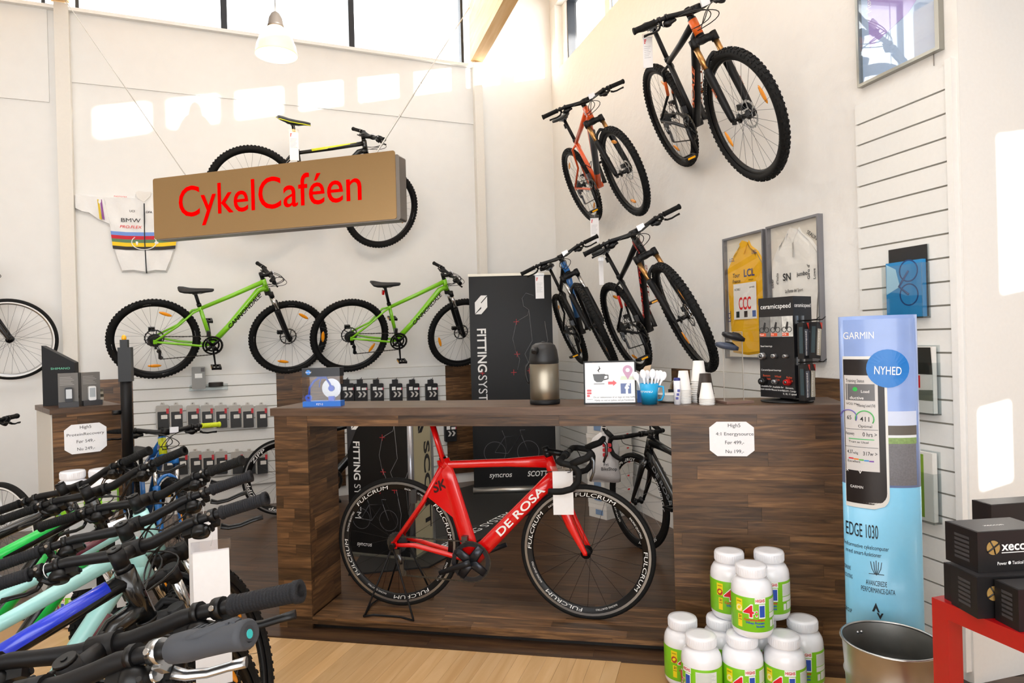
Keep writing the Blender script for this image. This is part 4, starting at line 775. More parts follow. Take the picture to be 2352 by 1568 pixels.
# ---- catalogue holders
CLR = glass('acrylic', (.93, .95, .95, 1), .05)
def holder(label, x0, x1, z0, z1, build, hz):
    t = thing('catalogue_holder', label, 'holder', RWF@frame((x0, -.022, z0))); W, H = x1-x0, z1-z0
    MB().bbox((0, -.004, 0), (W, -.001, H)).build('back_plate', CLR, t); MB().bbox((0, -.045, 0), (W, -.042, H*hz)).bbox((0, -.045, 0), (.003, -.001, H*hz)).bbox((W-.003, -.045, 0), (W, -.001, H*hz)).bbox((0, -.045, 0), (W, -.001, .003)).build('pocket', CLR, t)
    build(RWF@frame((x0, -.022, z0)), W, H)
def cat_a(fr, W, H):
    t = thing('catalogue', 'blue bicycle catalogue in the topmost clear holder', 'catalogue', fr); MB().bbox((.01, -.030, .006), (W-.012, -.008, H*.80)).build('pages', mat('#2487c4', .35), t); MB().bbox((.006, -.0075, .006), (W-.006, -.0045, H)).build('cover_behind', mat('#1c1c1e', .4), t)
    b = MB()
    for q, r in ((.33, .05), (.66, .05)): disc_ring(b, r-.006, r, -.0305, .0008, 24, 0, (W*.62, 0, H*q))
    b.tube([(W*.62, -.0305, H*.33), (W*.38, -.0305, H*.45), (W*.62, -.0305, H*.66)], .005, 6); b.build('cover_print', mat('#0f3f78', .5), t); poly_part('cover_sky', t, [(.012, H*.35), (W*.4, H*.45), (W*.3, H*.7), (.014, H*.78)], -.0306, -.0298, mat('#a9d4ec', .5))
def cat_b(fr, W, H):
    t = thing('catalogue', 'catalogue with a red square on its cover, middle clear holder', 'catalogue', fr); MB().bbox((.01, -.030, .006), (W-.012, -.008, H*.98)).build('pages', mat('#e9e6e0', .4), t); poly_part('cover_photo', t, [(.011, H*.58), (W-.013, H*.58), (W-.02, H*.97), (.011, H*.97)], -.0308, -.03, mat('#23241f', .5)); poly_part('cover_panel', t, [(.02, H*.38), (W*.6, H*.38), (W*.6, H*.56), (.02, H*.56)], -.0312, -.03, mat('#d8141c', .5)); poly_part('cover_photo', t, [(.011, H*.2), (W-.013, H*.2), (W-.013, H*.36), (.011, H*.33)], -.0308, -.03, mat('#6b6f62', .5))
def cat_c(fr, W, H):
    t = thing('catalogue', 'green catalogue with an orange bike, lowest clear holder', 'catalogue', fr); MB().bbox((.01, -.034, .006), (W-.012, -.008, H*.98)).build('pages', mat('#e6e4de', .4), t); poly_part('cover_photo', t, [(.011, .02), (W*.72, .02), (W*.72, H*.95), (.011, H*.97)], -.0348, -.034, mat('#86a83c', .5)); b = MB(); disc_ring(b, .045, .053, -.0352, .0008, 24, 0, (W*.36, 0, H*.78)); b.tube([(W*.36, -.0352, H*.78), (W*.3, -.0352, H*.5), (W*.5, -.0352, H*.45)], .006, 6); b.build('cover_print', mat('#d8522a', .5), t)
holder('clear catalogue holder with a blue catalogue, upper right slatwall', 4.575, 4.79, 1.53, 1.85, cat_a, .75)
holder('clear catalogue holder beside the NYHED badge, middle of the slatwall', 4.64, 4.83, 1.11, 1.41, cat_b, .75)
holder('clear catalogue holder with a green catalogue, lower slatwall', 4.62, 4.82, .64, .95, cat_c, .7)
# ---- packs hanging on the back slatwalls
def pack_mesh():
    b = MB(); b.bbox((-.037, -.03, -.145), (.037, -.006, -.02)); return b.mesh('pack', mat('#8d8a86', .3))
HK = mat('#d9d7d2', .3, metal=.5)
def blister(x, z, label, grp, tilt=0):
    t = thing('inner_tube_pack', label, 'pack', BWF@frame((x, -.028, z), 0), grp)
    place(cached('bl0', lambda: MB().prism(rrect(-.052, .052, -.235, -.03, .012), -.030, -.008).mesh('p', mat('#b4b1ab', .25))), 'blister', t); place(cached('bl1', lambda: MB().prism(rrect(-.040, .050, -.235, -.085, .006), -.0315, -.029).mesh('p', mat('#2e2f30', .4))), 'card', t); place(cached('bl2', lambda: MB().prism(rrect(-.012, .038, -.150, -.115, .003), -.0325, -.031).mesh('p', mat('#e8e6e0', .5))), 'price_sticker', t)
    place(cached('bl3', lambda: MB().bbox((.03, -.0323, -.105), (.05, -.0312, -.06)).mesh('p', mat('#c4303a', .5))), 'colour_tab', t); place(cached('bl4', lambda: MB().prism([(-.02, -.03), (.02, -.03), (.014, -.005), (-.014, -.005)], -.02, -.017).mesh('p', mat('#c9c6c0', .3))), 'header', t); place(cached('bl5', lambda: MB().tube([(0, 0, -.012), (0, -.06, -.012), (0, -.07, 0)], .003, 6).mesh('p', HK)), 'hook', t)
rowA = [374, 405, 443, 475, 507, 539, 568, 599]; rowB = [388, 417, 449, 478, 508, 544, 572, 600]
nth = ('first', 'second', 'third', 'fourth', 'fifth', 'sixth', 'seventh', 'eighth')
for k in range(8):
    x, z = bwp(rowA[k], 922); blister(x, z, '%s grey tube pack from the left in the upper row on the back slatwall' % nth[k], 'tube packs on the slatwall')
for k in range(8):
    x, z = bwp(rowB[k], 1030); blister(x, z+.01, '%s grey tube pack from the left in the lower row on the back slatwall' % nth[k], 'tube packs on the slatwall')
def bagpack(x, z, label, w=.125, name='saddle_bag_pack'):
    t = thing(name, label, 'pack', BWF@frame((x, -.028, z)), 'black packs with chevrons')
    place(cached(('bp0', w), lambda: MB().prism(rrect(-w/2, w/2, -.20, -.01, .01), -.05, -.008).mesh('p', mat('#16161a', .45))), 'card', t); place(cached('bp1', lambda: MB().bbox((-.045, -.0515, -.075), (-.008, -.050, -.04)).bbox((.006, -.0515, -.075), (.05, -.050, -.052)).mesh('p', WHT)), 'price_sticker', t)
    for d in (-.012, .030): place(cached('bp2', lambda: MB().prism([(-.02, -.09), (0, -.09), (.02, -.115), (0, -.145), (-.02, -.145), (0, -.115)], -.0515, -.05).mesh('p', mat('#c9c6c2', .5))), 'chevron', t, frame((d, 0, 0)))
    place(cached('bp3', lambda: MB().bbox((.05, -.0516, -.075), (.058, -.05, -.052)).mesh('p', mat('#e04a6a', .5))), 'colour_tab', t); place(cached('bp4', lambda: MB().bbox((-.035, -.045, -.012), (.02, -.012, .03)).mesh('p', mat('#202024', .5))), 'header', t); place(cached('bp5', lambda: MB().tube([(0, 0, .035), (0, -.07, .035), (0, -.085, .05)], .003, 6).mesh('p', BLK)), 'hook', t)
for k, x in enumerate((795, 826, 863, 906, 945, 987)):
    X, Z = bwp(x, 882); bagpack(X, Z+.02, '%s black chevron pack from the left, behind the counter' % nth[k])
X, Z = bwp(1030, 972); bagpack(X, Z+.02, 'black chevron pack seen in the counter bay beside the dark wall panel')
# lock pack on a small shelf
X, Z = bwp(458, 892); t = thing('pump_pack', 'upright grey pack on the small clear shelf under the green bike', 'pack', BWF@frame((X, -.05, Z))); MB().prism(rrect(-.055, .055, .0, .20, .008), -.05, 0).build('card', mat('#8b8a86', .35), t); MB().bbox((-.03, -.052, .10), (.03, -.05, .14)).build('price_sticker', WHT, t); MB().bbox((.02, -.052, .155), (.05, -.05, .19)).build('logo_panel', mat('#5a5656', .5), t)
t = thing('folding_lock', 'coiled black lock lying on the small clear shelf', 'lock', BWF@frame((X+.14, -.08, Z+.012)));
for k in range(3): MB().tube([(.055*math.cos(a), .022*math.sin(a), .012*k+.01) for a in np.linspace(0, 6.28, 18)], .009, 7, closed=False).build('coil', mat('#26221e', .4), t)
t = thing('clear_shelf', 'small clear acrylic shelf on the back slatwall', 'shelf', BWF@frame((X, -.022, Z-.014))); MB().bbox((-.08, -.12, 0), (.24, 0, .006)).build('plate', CLR, t); MB().bbox((-.08, -.004, 0), (.24, -.001, .05)).build('lip', CLR, t)
# ---------------------------------------------------------------- things on the counter
WZ = 1.1558
def ctr(px_, y_off): # counter-local x from a pixel column for a thing standing y_off behind the front edge
    x, _ = cfp(px_, 935, y_off); return x
def onct(px_, y_off, a=0.): return CF@frame((ctr(px_, y_off), y_off, WZ), a)
# boxed tool
t = thing('boxed_tool', 'clear box with a blue penny-farthing cutter on the counter', 'box', onct(744, .10, 8)); W, D, H = .205, .07, .205
MB().bbox((-W/2, -D/2, 0), (W/2, D/2, .028)).build('base_band', mat('#1e6fd0', .35), t); MB().bbox((-W/2, -D/2, H-.045), (W/2, D/2, H)).build('header_band', mat('#14161e', .3), t)
MB().bbox((-W/2, -D/2, .028), (W/2, -D/2+.001, H-.045)).bbox((-W/2, -D/2, .028), (-W/2+.001, D/2, H-.045)).bbox((W/2-.001, -D/2, .028), (W/2, D/2, H-.045)).build('window', glass('blister_clear', (.97, .98, 1, 1), .03), t)
MB().prism(circ(-W/2+.035, H-.022, .013, 18), -D/2-.001, -D/2).build('logo_print', mat('#2a86e0', .4), t); letters(t, WHT, [('PZT-2', -.01, .008, .010), ], -D/2-.0008); letters(t, WHT, [('Park Tool', -W/2+.036, H-.026, .009, .032, .01, 'c', .2)], -D/2-.0016)
ct_ = MB(); disc_ring(ct_, .0, .052, 0, .002, 36, 0, (.045, 0, .094)); ct_.build('cutting_disc', mat('#9c9c9c', .25, metal=1., aniso=.6), t); BL2 = mat('#1a4fc0', .35)
MB().tube([(-.08, 0, .05), (-.075, 0, .10), (-.05, 0, .135), (-.02, 0, .152), (.015, 0, .150), (.035, 0, .12), (.045, 0, .094)], .006, 8).tube([(-.035, 0, .158), (.02, 0, .157)], .005, 6).tube([(.0, 0, .152), (.0, 0, .168)], .004, 6).tube([(-.01, 0, .15), (-.02, 0, .125), (-.022, 0, .10)], .003, 6).build('cutter_body', BL2, t); cc = MB(); disc_ring(cc, 0, .016, 0, .016, 20, 0, (.045, 0, .094)); disc_ring(cc, .006, .018, 0, .012, 20, 0, (-.082, 0, .045)); cc.build('cutter_hubs', BL2, t); MB().bbox((.03, -.012, .028), (.06, .012, .052)).build('insert', BL2, t)
# airpot
t = thing('airpot', 'steel and black coffee airpot on the counter', 'thermos', onct(1252, .13, 0)); STB = mat('#8a8274', .3, metal=1., aniso=.8, bump=.03, bscale=30, stretch=(40, 40, 1))
MB().lathe([(0, 0), (.074, 0), (.076, .006), (.076, .022), (.072, .024)], n=36).build('base_ring', BKM, t); MB().lathe([(.072, .024), (.0735, .03), (.0735, .20), (.071, .204)], n=40).build('steel_body', STB, t)
MB().lathe([(.071, .200), (.0745, .206), (.075, .222), (.072, .24), (.068, .27), (.058, .295), (.04, .306), (.015, .309), (0, .31)], n=36).build('pump_head', mat('#141416', .45), t); MB().tube([(-.03, -.055, .27), (-.035, -.085, .272), (-.032, -.098, .262)], [.02, .016, .012], 10).build('spout', mat('#141416', .45), t)
MB().tube([(-.072, .0, .21), (-.092, .0, .19), (-.094, .0, .15), (-.086, .0, .115), (-.076, .0, .105)], .006, 8).build('carry_handle', mat('#141416', .45), t); MB().ell((.0, 0, .31), (.012, .012, .006), 10, 5).build('button', BKP, t)
# framed coffee notice leaning back
cN = onct(1402, .09, 3.); tl = R_(-9); Rx = np.array([[1, 0, 0], [0, math.cos(tl), -math.sin(tl)], [0, math.sin(tl), math.cos(tl)]]); T4 = np.eye(4); T4[:3, :3] = Rx
t = thing('notice_frame', 'black framed coffee notice leaning on the counter', 'sign', cN@T4); W, H = .255, .212
MB().bbox((-W/2, -.006, 0), (-W/2+.007, .006, H)).bbox((W/2-.007, -.006, 0), (W/2, .006, H)).bbox((-W/2, -.006, 0), (W/2, .006, .007)).bbox((-W/2, -.006, H-.007), (W/2, .006, H)).build('frame', BKP, t); MB().bbox((-W/2+.007, -.002, .007), (W/2-.007, .002, H-.007)).build('sheet', mat('#eeeef0', .5), t)
BK2 = mat('#101012', .5); cup = MB(); cup.prism([(-.082, .148), (-.022, .148), (-.028, .118), (-.04, .108), (-.064, .108), (-.076, .118)], -.003, -.0022); cup.tube([(-.024, -.0028, .142), (-.008, -.0028, .142), (-.008, -.0028, .124), (-.028, -.0028, .12)], .0028, 6); cup.bbox((-.078, -.003, .098), (-.026, -.0022, .101)); cup.tube([(-.05, -.0028, .155), (-.056, -.0028, .166), (-.047, -.0028, .175), (-.051, -.0028, .188)], [.001, .003, .003, .0008], 6); cup.build('cup_print', BK2, t)
poly_part('arrow_print', t, [(-.008, .096), (.016, .096), (.016, .088), (.034, .103), (.016, .118), (.016, .110), (-.008, .110)], -.003, -.0022, mat('#d81e2c', .5))
pin = MB(); pin.prism(circ(.088, .165, .024, 24, -35, 215)+[(.088, .118)], -.003, -.0022); pin.build('map_pin_print', mat('#b983a4', .5), t); poly_part('map_pin_hole', t, circ(.088, .165, .010, 16), -.0034, -.0029, mat('#eeeef0', .5)); poly_part('map_print', t, [(.05, .118), (.12, .118), (.118, .134), (.056, .136)], -.0027, -.0021, mat('#c9d4bb', .5))
poly_part('square_print', t, [(.052, .05), (.102, .05), (.102, .10), (.052, .10)], -.003, -.0022, mat('#274a8e', .5)); letters(t, WHT, [('f', .084, .052, .046, None, .04)], -.0034)
fb = MB()
for k, (w_, z_) in enumerate(((.022, .062), (.022, .049), (.014, .036))): fb.prism(rrect(-.112, -.112+w_, z_, z_+.010, .003), -.003, -.0022)
fb.build('logo_print', mat('#d01f30', .5), t); letters(t, INK, [('Fri BikeShop', -.099, .022, .004), ('Du er velkommen til at tage en kop kaffe', .02, .030, .0085, .20, .0), ('Hjælp os ved at tjekke ind på Facebook', .02, .015, .0085, .19, .0)], -.0028)
MB().bbox((-W/2+.004, -.0045, .004), (W/2-.004, -.0038, H-.004)).build('glass', glass('notice_glass', (1, 1, 1, 1), .02), t); MB().bbox((-.03, .006, .0), (.03, .012, .12)).build('strut', BKP, t)
# mug with spoons
t = thing('mug', 'bright blue plastic mug holding white spoons', 'mug', onct(1492, .075, 0)); MUG = mat('#1aa6de', .35); MB().lathe([(0, .004), (.034, .004), (.036, .0), (.045, .100), (.0425, .100), (.034, .008), (0, .008)], n=28).build('cup', MUG, t); MB().tube([(.043, -.004, .085), (.066, -.012, .084), (.068, -.012, .045), (.058, -.01, .022), (.040, -.004, .018)], .005, 8).build('handle', MUG, t); b = MB(); write(b, 'SHIMANO', 0, .058, .012, bold=.02, map3=lambda x, y, z: (.0418*math.sin(x/.042-.5), -.0418*math.cos(x/.042-.5), z)); b.build('lettering', WHT, t)
mugM = onct(1492, .075, 0)
SPM = mat('#ecebee', .3)
def spoon_mesh():
    b = MB(); b.tube([(0, 0, 0), (0, 0, .105), (0, .002, .118)], [.003, .0035, .005], 8, flat=(.5, 1.3)); b.ell((0, .004, .138), (.0155, .005, .024), 14, 8); return b.mesh('spoon', SPM)
for k, (dx, dy, a, l) in enumerate(((-.028, -.012, -20, 12), (-.014, -.02, -8, 10), (.0, .008, -3, 14), (.006, -.022, 6, 9), (.016, -.01, 12, 13), (.022, .006, 17, 11), (.028, -.012, 23, 12))):
    o = place(cached('spoon', spoon_mesh), 'plastic_spoon', None, mugM@frame((dx*.6, dy*.5, .010), 0)@np.array(Matrix.Rotation(R_(a), 4, 'Y'))@np.array(Matrix.Rotation(R_(8-2*l), 4, 'X')))
    tag(o, '%s white plastic spoon standing in the blue mug' % ('leftmost', 'second from left', 'third from left', 'middle', 'third from right', 'second from right', 'rightmost')[k], 'spoon', 'white spoons in the mug')
t = thing('sugar_packet', 'blue and white packet behind the blue mug', 'packet', onct(1470, .17, 0)); MB().bbox((-.012, -.008, 0), (.045, .022, .14)).build('carton', mat('#dfe3ea', .5), t); MB().bbox((-.0125, -.0085, .0), (.046, -.008, .06)).build('print_band', mat('#2b6cc0', .5), t); MB().prism([(0, .14), (.05, .14), (.06, .185), (.03, .178)], -.002, .006).build('paper_flap', mat('#c7ab8c', .6), t)
# plates
PLM = mat('#eceae6', .4); PM = onct(1548, .19, 0)
for k in range(9):
    o = place(cached('plate', lambda: MB().lathe([(0, 0), (.055, 0), (.082, .010), (.083, .011), (.055, .0025), (0, .0025)], n=36).mesh('plate', PLM)), 'plate', None, PM@frame((0, 0, .0035*k+.0006)))
    tag(o, 'topmost white disposable plate of the stack behind the cups' if k == 8 else 'white disposable plate inside the stack behind the cups', 'plate', 'stacked plates on the counter')
t = thing('sweetener_tube', 'slim white tube with a dark blue cap on the counter', 'tube', onct(1556.5, .055, 0)); MB().lathe([(0, 0), (.0165, 0), (.0165, .112), (.0145, .114)], n=20).build('tube_body', mat('#e9eaf0', .4), t); MB().lathe([(.0145, .110), (.0158, .112), (.0158, .122), (.013, .126), (0, .126)], n=20).build('cap', mat('#27307a', .4), t); b = MB()
for k in range(3): b.box((.004*k-.002, -.0168, .03+.018*k), (.012, .001, .012))
b.build('print', mat('#4a4f9a', .5), t)
CUPW = mat('#edeae6', .45)
def cup_mesh(r0, r1, h, m, up):
    b = MB(); pr = [(0, 0), (r0, 0), (r1, h), (r1+.002, h+.002), (r1+.002, h+.004), (r1-.0015, h+.003), (r0-.001, .003), (0, .003)]
    if not up: pr = [(r, h-z) for r, z in pr]
    b.lathe(pr, n=26); return b.mesh('cup', m)
def cupstack(px_, yo, n, step, r0, r1, h, m, key, label, grp):
    M = onct(px_, yo, 0)
    for k in range(n): tag(place(cached(key, lambda: cup_mesh(r0, r1, h, m, False)), 'paper_cup', None, M@frame((0, 0, .0005+k*step))), ('topmost ' if k == n-1 else ('lowest ' if k == 0 else ''))+label, 'cup', grp)
cupstack(1571.5, .11, 10, .0075, .022, .0335, .088, CUPW, 'cupa', 'white cup in the upturned stack beside the slim white tube', 'left stack of white cups')
cupstack(1607, .17, 11, .0105, .025, .036, .095, CUPW, 'cupb', 'white cup in the tallest upturned stack on the counter', 'tallest stack of white cups')
cupstack(1621.5, .12, 6, .009, .026, .039, .095, mat('#2d2119', .5), 'cupc', 'dark brown cup in the stack behind the short white stack', 'stack of brown cups')
cupstack(1624, .045, 5, .0075, .022, .0345, .070, CUPW, 'cupd', 'white cup in the short front stack near the counter edge', 'short stack of white cups')
# acrylic pedal display
t = thing('acrylic_stand', 'clear acrylic plate stand with brown base on the counter', 'stand', onct(1688, .115, 24)); MB().bbox((-.07, -.05, 0), (.07, .05, .011)).build('base', mat('#7e6358', .3), t); MB().bbox((-.0565, -.005, .011), (-.055, .001, .335)).bbox((.045, -.005, .011), (.0465, .001, .335)).bbox((-.055, -.005, .335), (.045, .001, .3365)).build('plate_edge', mat('#b9b2a8', .3), t); MB().bbox((-.055, -.004, .011), (.045, .0, .335)).build('plate', glass('acrylic2', (.93, .93, .92, 1), .06), t)
for k, (lb, x, z, a) in enumerate((('black pedal body on top of the clear stand', -.02, .315, -18), ('grey pedal body below the top of the clear stand', -.055, .27, -14))):
    M = onct(1688, .115, 24)@frame((x, -.025, z))@np.array(Matrix.Rotation(R_(-a), 4, 'Y')); o = thing('pedal_body', lb, 'pedal', M); c = mat('#191a1e', .35) if k == 0 else mat('#3a4356', .35)
    MB().loft([[(x_, y_*w_, z_*h_) for y_, z_ in ((-1, -1), (1, -1), (1, 1), (0, 1.3), (-1, 1))] for x_, w_, h_ in ((-.05, .008, .006), (-.03, .02, .011), (.0, .026, .013), (.04, .022, .012), (.062, .012, .008))]).build('body', c, o); MB().tube([(.0, 0, .014), (.03, 0, .018), (.05, 0, .012)], [.008, .007, .004], 8).build('clip', BKP, o)
# bearing display tower
cs = thing('bearing_display', 'black rotating display tower for bearings on the counter', 'display', onct(1808, .165, -45)); BD = mat('#17171a', .4); w1, d1, H = .185, .14, .47; z0 = .022
MB().lathe([(0, 0), (.115, 0), (.118, .004), (.115, .008), (.03, .012), (.03, .024), (0, .024)], n=40).build('turntable', BLK, cs); MB().bbox((-w1/2, -d1/2, z0), (w1/2, d1/2, z0+H)).build('tower', BD, cs); y = -d1/2-.0012
letters(cs, WHT, [('ceramicspeed', 0, z0+H-.052, .022, .16, .006)], y)
for k, c in enumerate(('#6c6c6a', '#9a9a96', '#c9c9c4')): MB().bbox((-w1/2+.004+k*.060, y-.0006, z0+H-.185), (-w1/2+.062+k*.060, y, z0+H-.09)).build('photo_print', mat(c, .5, var=.5, bscale=40), cs); MB().bbox((-w1/2+.006+k*.060, y-.0012, z0+H-.182), (-w1/2+.040+k*.060, y-.0004, z0+H-.167)).build('caption_tab', ORI, cs)
letters(cs, WHT, [('Road', -.076, z0+H-.178, .008), ('Tri', -.018, z0+H-.178, .008), ('MTB', .045, z0+H-.178, .008)], y-.0015)
b = MB()
for k in range(3): # small cyclist silhouettes on the photos
    xx = -.063+k*.060; disc_ring(b, .010, .013, -d1/2-.0022, .0006, 16, 0, (xx-.012, 0, z0+H-.152)); disc_ring(b, .010, .013, -d1/2-.0022, .0006, 16, 0, (xx+.014, 0, z0+H-.152)); b.prism([(xx-.008, z0+H-.15), (xx+.002, z0+H-.115), (xx+.010, z0+H-.118), (xx+.006, z0+H-.15)], -d1/2-.0024, -d1/2-.0018)
b.build('cyclist_print', mat('#2a2a2a', .5), cs)
letters(cs, WHT, [('Steel bearings', -.085, z0+H-.232, .008, None, 0, 'l'), ('CeramicSpeed bearings', -.085, z0+H-.345, .008, None, 0, 'l'), ('Available for', -.058, z0+.048, .008), ('most standards', -.058, z0+.034, .008), ('Available for', .004, z0+.046, .008), ('most brands', .004, z0+.032, .008), ('Shimano,', .064, z0+.044, .008), ('SRAM, Campy', .064, z0+.030, .008), ('9, 10, 11 speed', .064, z0+.016, .008)], y); letters(cs, ORI, [('Bottom', -.056, z0+.098, .009), ('brackets', -.056, z0+.083, .009), ('Wheel', .004, z0+.095, .009), ('kits', .004, z0+.080, .009), ('Pulley', .064, z0+.092, .009), ('wheels', .064, z0+.077, .009)], y)
for zz, row in ((z0+H-.275, (('b', -.07, .018), ('s', -.004, .012), ('s', .056, .010))), (z0+H-.395, (('k', -.07, .020), ('s', -.004, .012), ('r', .060, .016)))):
    for kd, x, r in row:
        mt = {'b': ALU, 's': ALU, 'k': BKP, 'r': mat('#c01818', .3, metal=.5)}[kd]; b = MB().lathe([(r*.45, .0), (r, .0), (r, .012), (r*.8, .016), (r*.8, .028), (r*.45, .028)], o=(x, -d1/2, zz), ax=(0, -1, 0), n=22, closed=True); bo = b.build('bearing', mt, cs); MB().lathe([(0, .0), (r*.4, .0), (r*.4, .03), (0, .03)], o=(x, -d1/2, zz), ax=(0, -1, 0), n=14).build('bearing_core', ALUD, bo)
# right face: local frame with x along depth
RF = onct(1808, .165, -45)@frame((w1/2, 0, 0), 90)   # local x runs back along the side face, -Y points outward
sd = thing  # packs hang on the side face
letters(cs, WHT, [('ceramicspeed', .0, z0+H-.050, .018, .125, .006)], -.0012).matrix_local = Matrix(frame((w1/2, 0, 0), 90).tolist())
for k, zz in enumerate((z0+H-.115, z0+H-.305)):
    for x in (-.045, .0): MB().tube([(w1/2, x, zz), (w1/2+.10, x-.004, zz+.004), (w1/2+.115, x-.004, zz+.016)], .0028, 6).build('hook', BLK, cs); MB().bbox((w1/2, x-.006, zz-.012), (w1/2+.004, x+.006, zz+.025)).build('hook_plate', ALU, cs)
for k, (x, yo, zz, a, l) in enumerate(((-.043, -.028, z0+H-.115, 0, 'black bearing pack on the upper hook nearest the printed face'), (-.002, -.022, z0+H-.115, 0, 'black bearing pack on the upper rear hook of the display'), (-.002, -.068, z0+H-.115, 6, 'black bearing pack hanging outermost on the upper hook'), (-.043, -.028, z0+H-.305, 0, 'black bearing pack on the lower hook nearest the printed face'), (-.002, -.03, z0+H-.305, 3, 'black bearing pack on the lower rear hook of the display'))):
    t = thing('bearing_pack', l, 'pack', RF@frame((x, yo, zz-.008), 0)@np.array(Matrix.Rotation(R_(a), 4, 'Y')), 'bearing packs on the display'); MB().bbox((-.020, -.016, -.165), (.020, .016, -.0)).build('carton', mat('#141417', .35), t); MB().bbox((-.012, -.0172, -.15), (.016, -.016, -.03)).build('window', mat('#5b5e68' if a == 0 else '#b9b3a2', .15, coat=.6), t); letters(t, WHT, [('ceramicspeed', .0, -.15, .010, .11, .01, 'l', 0, 90)], -.0178); MB().prism([(.004, -.001), (.02, -.001), (.02, -.03)], -.0178, -.0162).build('corner_flash', mat('#c03a2e', .4), t); MB().bbox((-.0215, -.012, -.14), (-.020, .006, -.02)).build('side_print', mat('#30434a', .5), t)
# small tools on the slatwall behind the counter
t = thing('floor_pump', 'grey tool bar lying along the slatwall behind the cups', 'tool', RWF@frame((2.62, -.05, .99))); MB().tube([(0, 0, 0), (.62, 0, .012)], .017, 10).build('barrel', mat('#8d9095', .4), t)
for x in (.2, .42): MB().tube([(x, 0, .004), (x+.03, 0, .005)], .021, 10).build('strap', BKP, t)
MB().tube([(.06+.09*math.cos(a), -.01, .09+.075*math.sin(a)) for a in np.linspace(-.7, 3.9, 18)], .008, 7).build('hose', mat('#b9ad94', .5), t); MB().box((.02, -.02, .06), (.07, .04, .07)).build('pump_head', mat('#222a33', .4), t)
# paper notes
def note(label, fr, W, H, lines, n='price_note'):
    t = thing(n, label, 'note', fr); c = W*.17; P = [(-W/2+c, 0), (W/2-c, 0), (W/2, c*.8), (W/2, H-c*.8), (W/2-c, H), (-W/2+c, H), (-W/2, H-c*.8), (-W/2, c*.8)]; MB().prism(P, -.0012, -.0002).build('paper', mat('#eeeef0', .6), t); letters(t, INK, lines, -.0016)
x0, z0_ = cfp(1681.5, 1047); W, H = .196, .158
note('white octagonal High5 price note on the counter front', CF@frame((x0, -.0025, z0_)), W, H, [('High5', .012, .133, .017, None, 0), ('4:1 Energysource', .013, .095, .015, .165, 0), ('Før 499,-', .012, .055, .016, None, 0), ('Nu 199,-', .012, .014, .016, None, 0)])
# bike stand under the rear axle of the red bike
q_ = poseM([-.643, 3.60, .074, 101.951, -.935, -.467, -4.667])
bs = thing('bike_stand', 'black wire display stand holding the red bike rear wheel', 'stand', q_@frame((0, 0, 0))); Rw = .336*1.025
zf = -.010
for sg in (1, -1):
    e = n3(0, sg*.085, Rw)
    MB().tube([e, n3(-.13, sg*.15, zf+.012), n3(-.135, sg*.155, zf+.006), n3(-.09, sg*.13, zf+.006), n3(.06, sg*.13, zf+.006), n3(.14, sg*.16, zf+.006), n3(.135, sg*.155, zf+.014), e], .0052, 8).build('wire_leg', BKM, bs); MB().cyl(n3(0, sg*.07, Rw), n3(0, sg*.10, Rw), .014, 12).build('axle_cup', BKP, bs)
MB().tube([n3(-.135, -.155, zf+.006), n3(-.16, 0, zf+.006), n3(-.135, .155, zf+.006)], .0052, 8).build('cross_wire', BKM, bs)
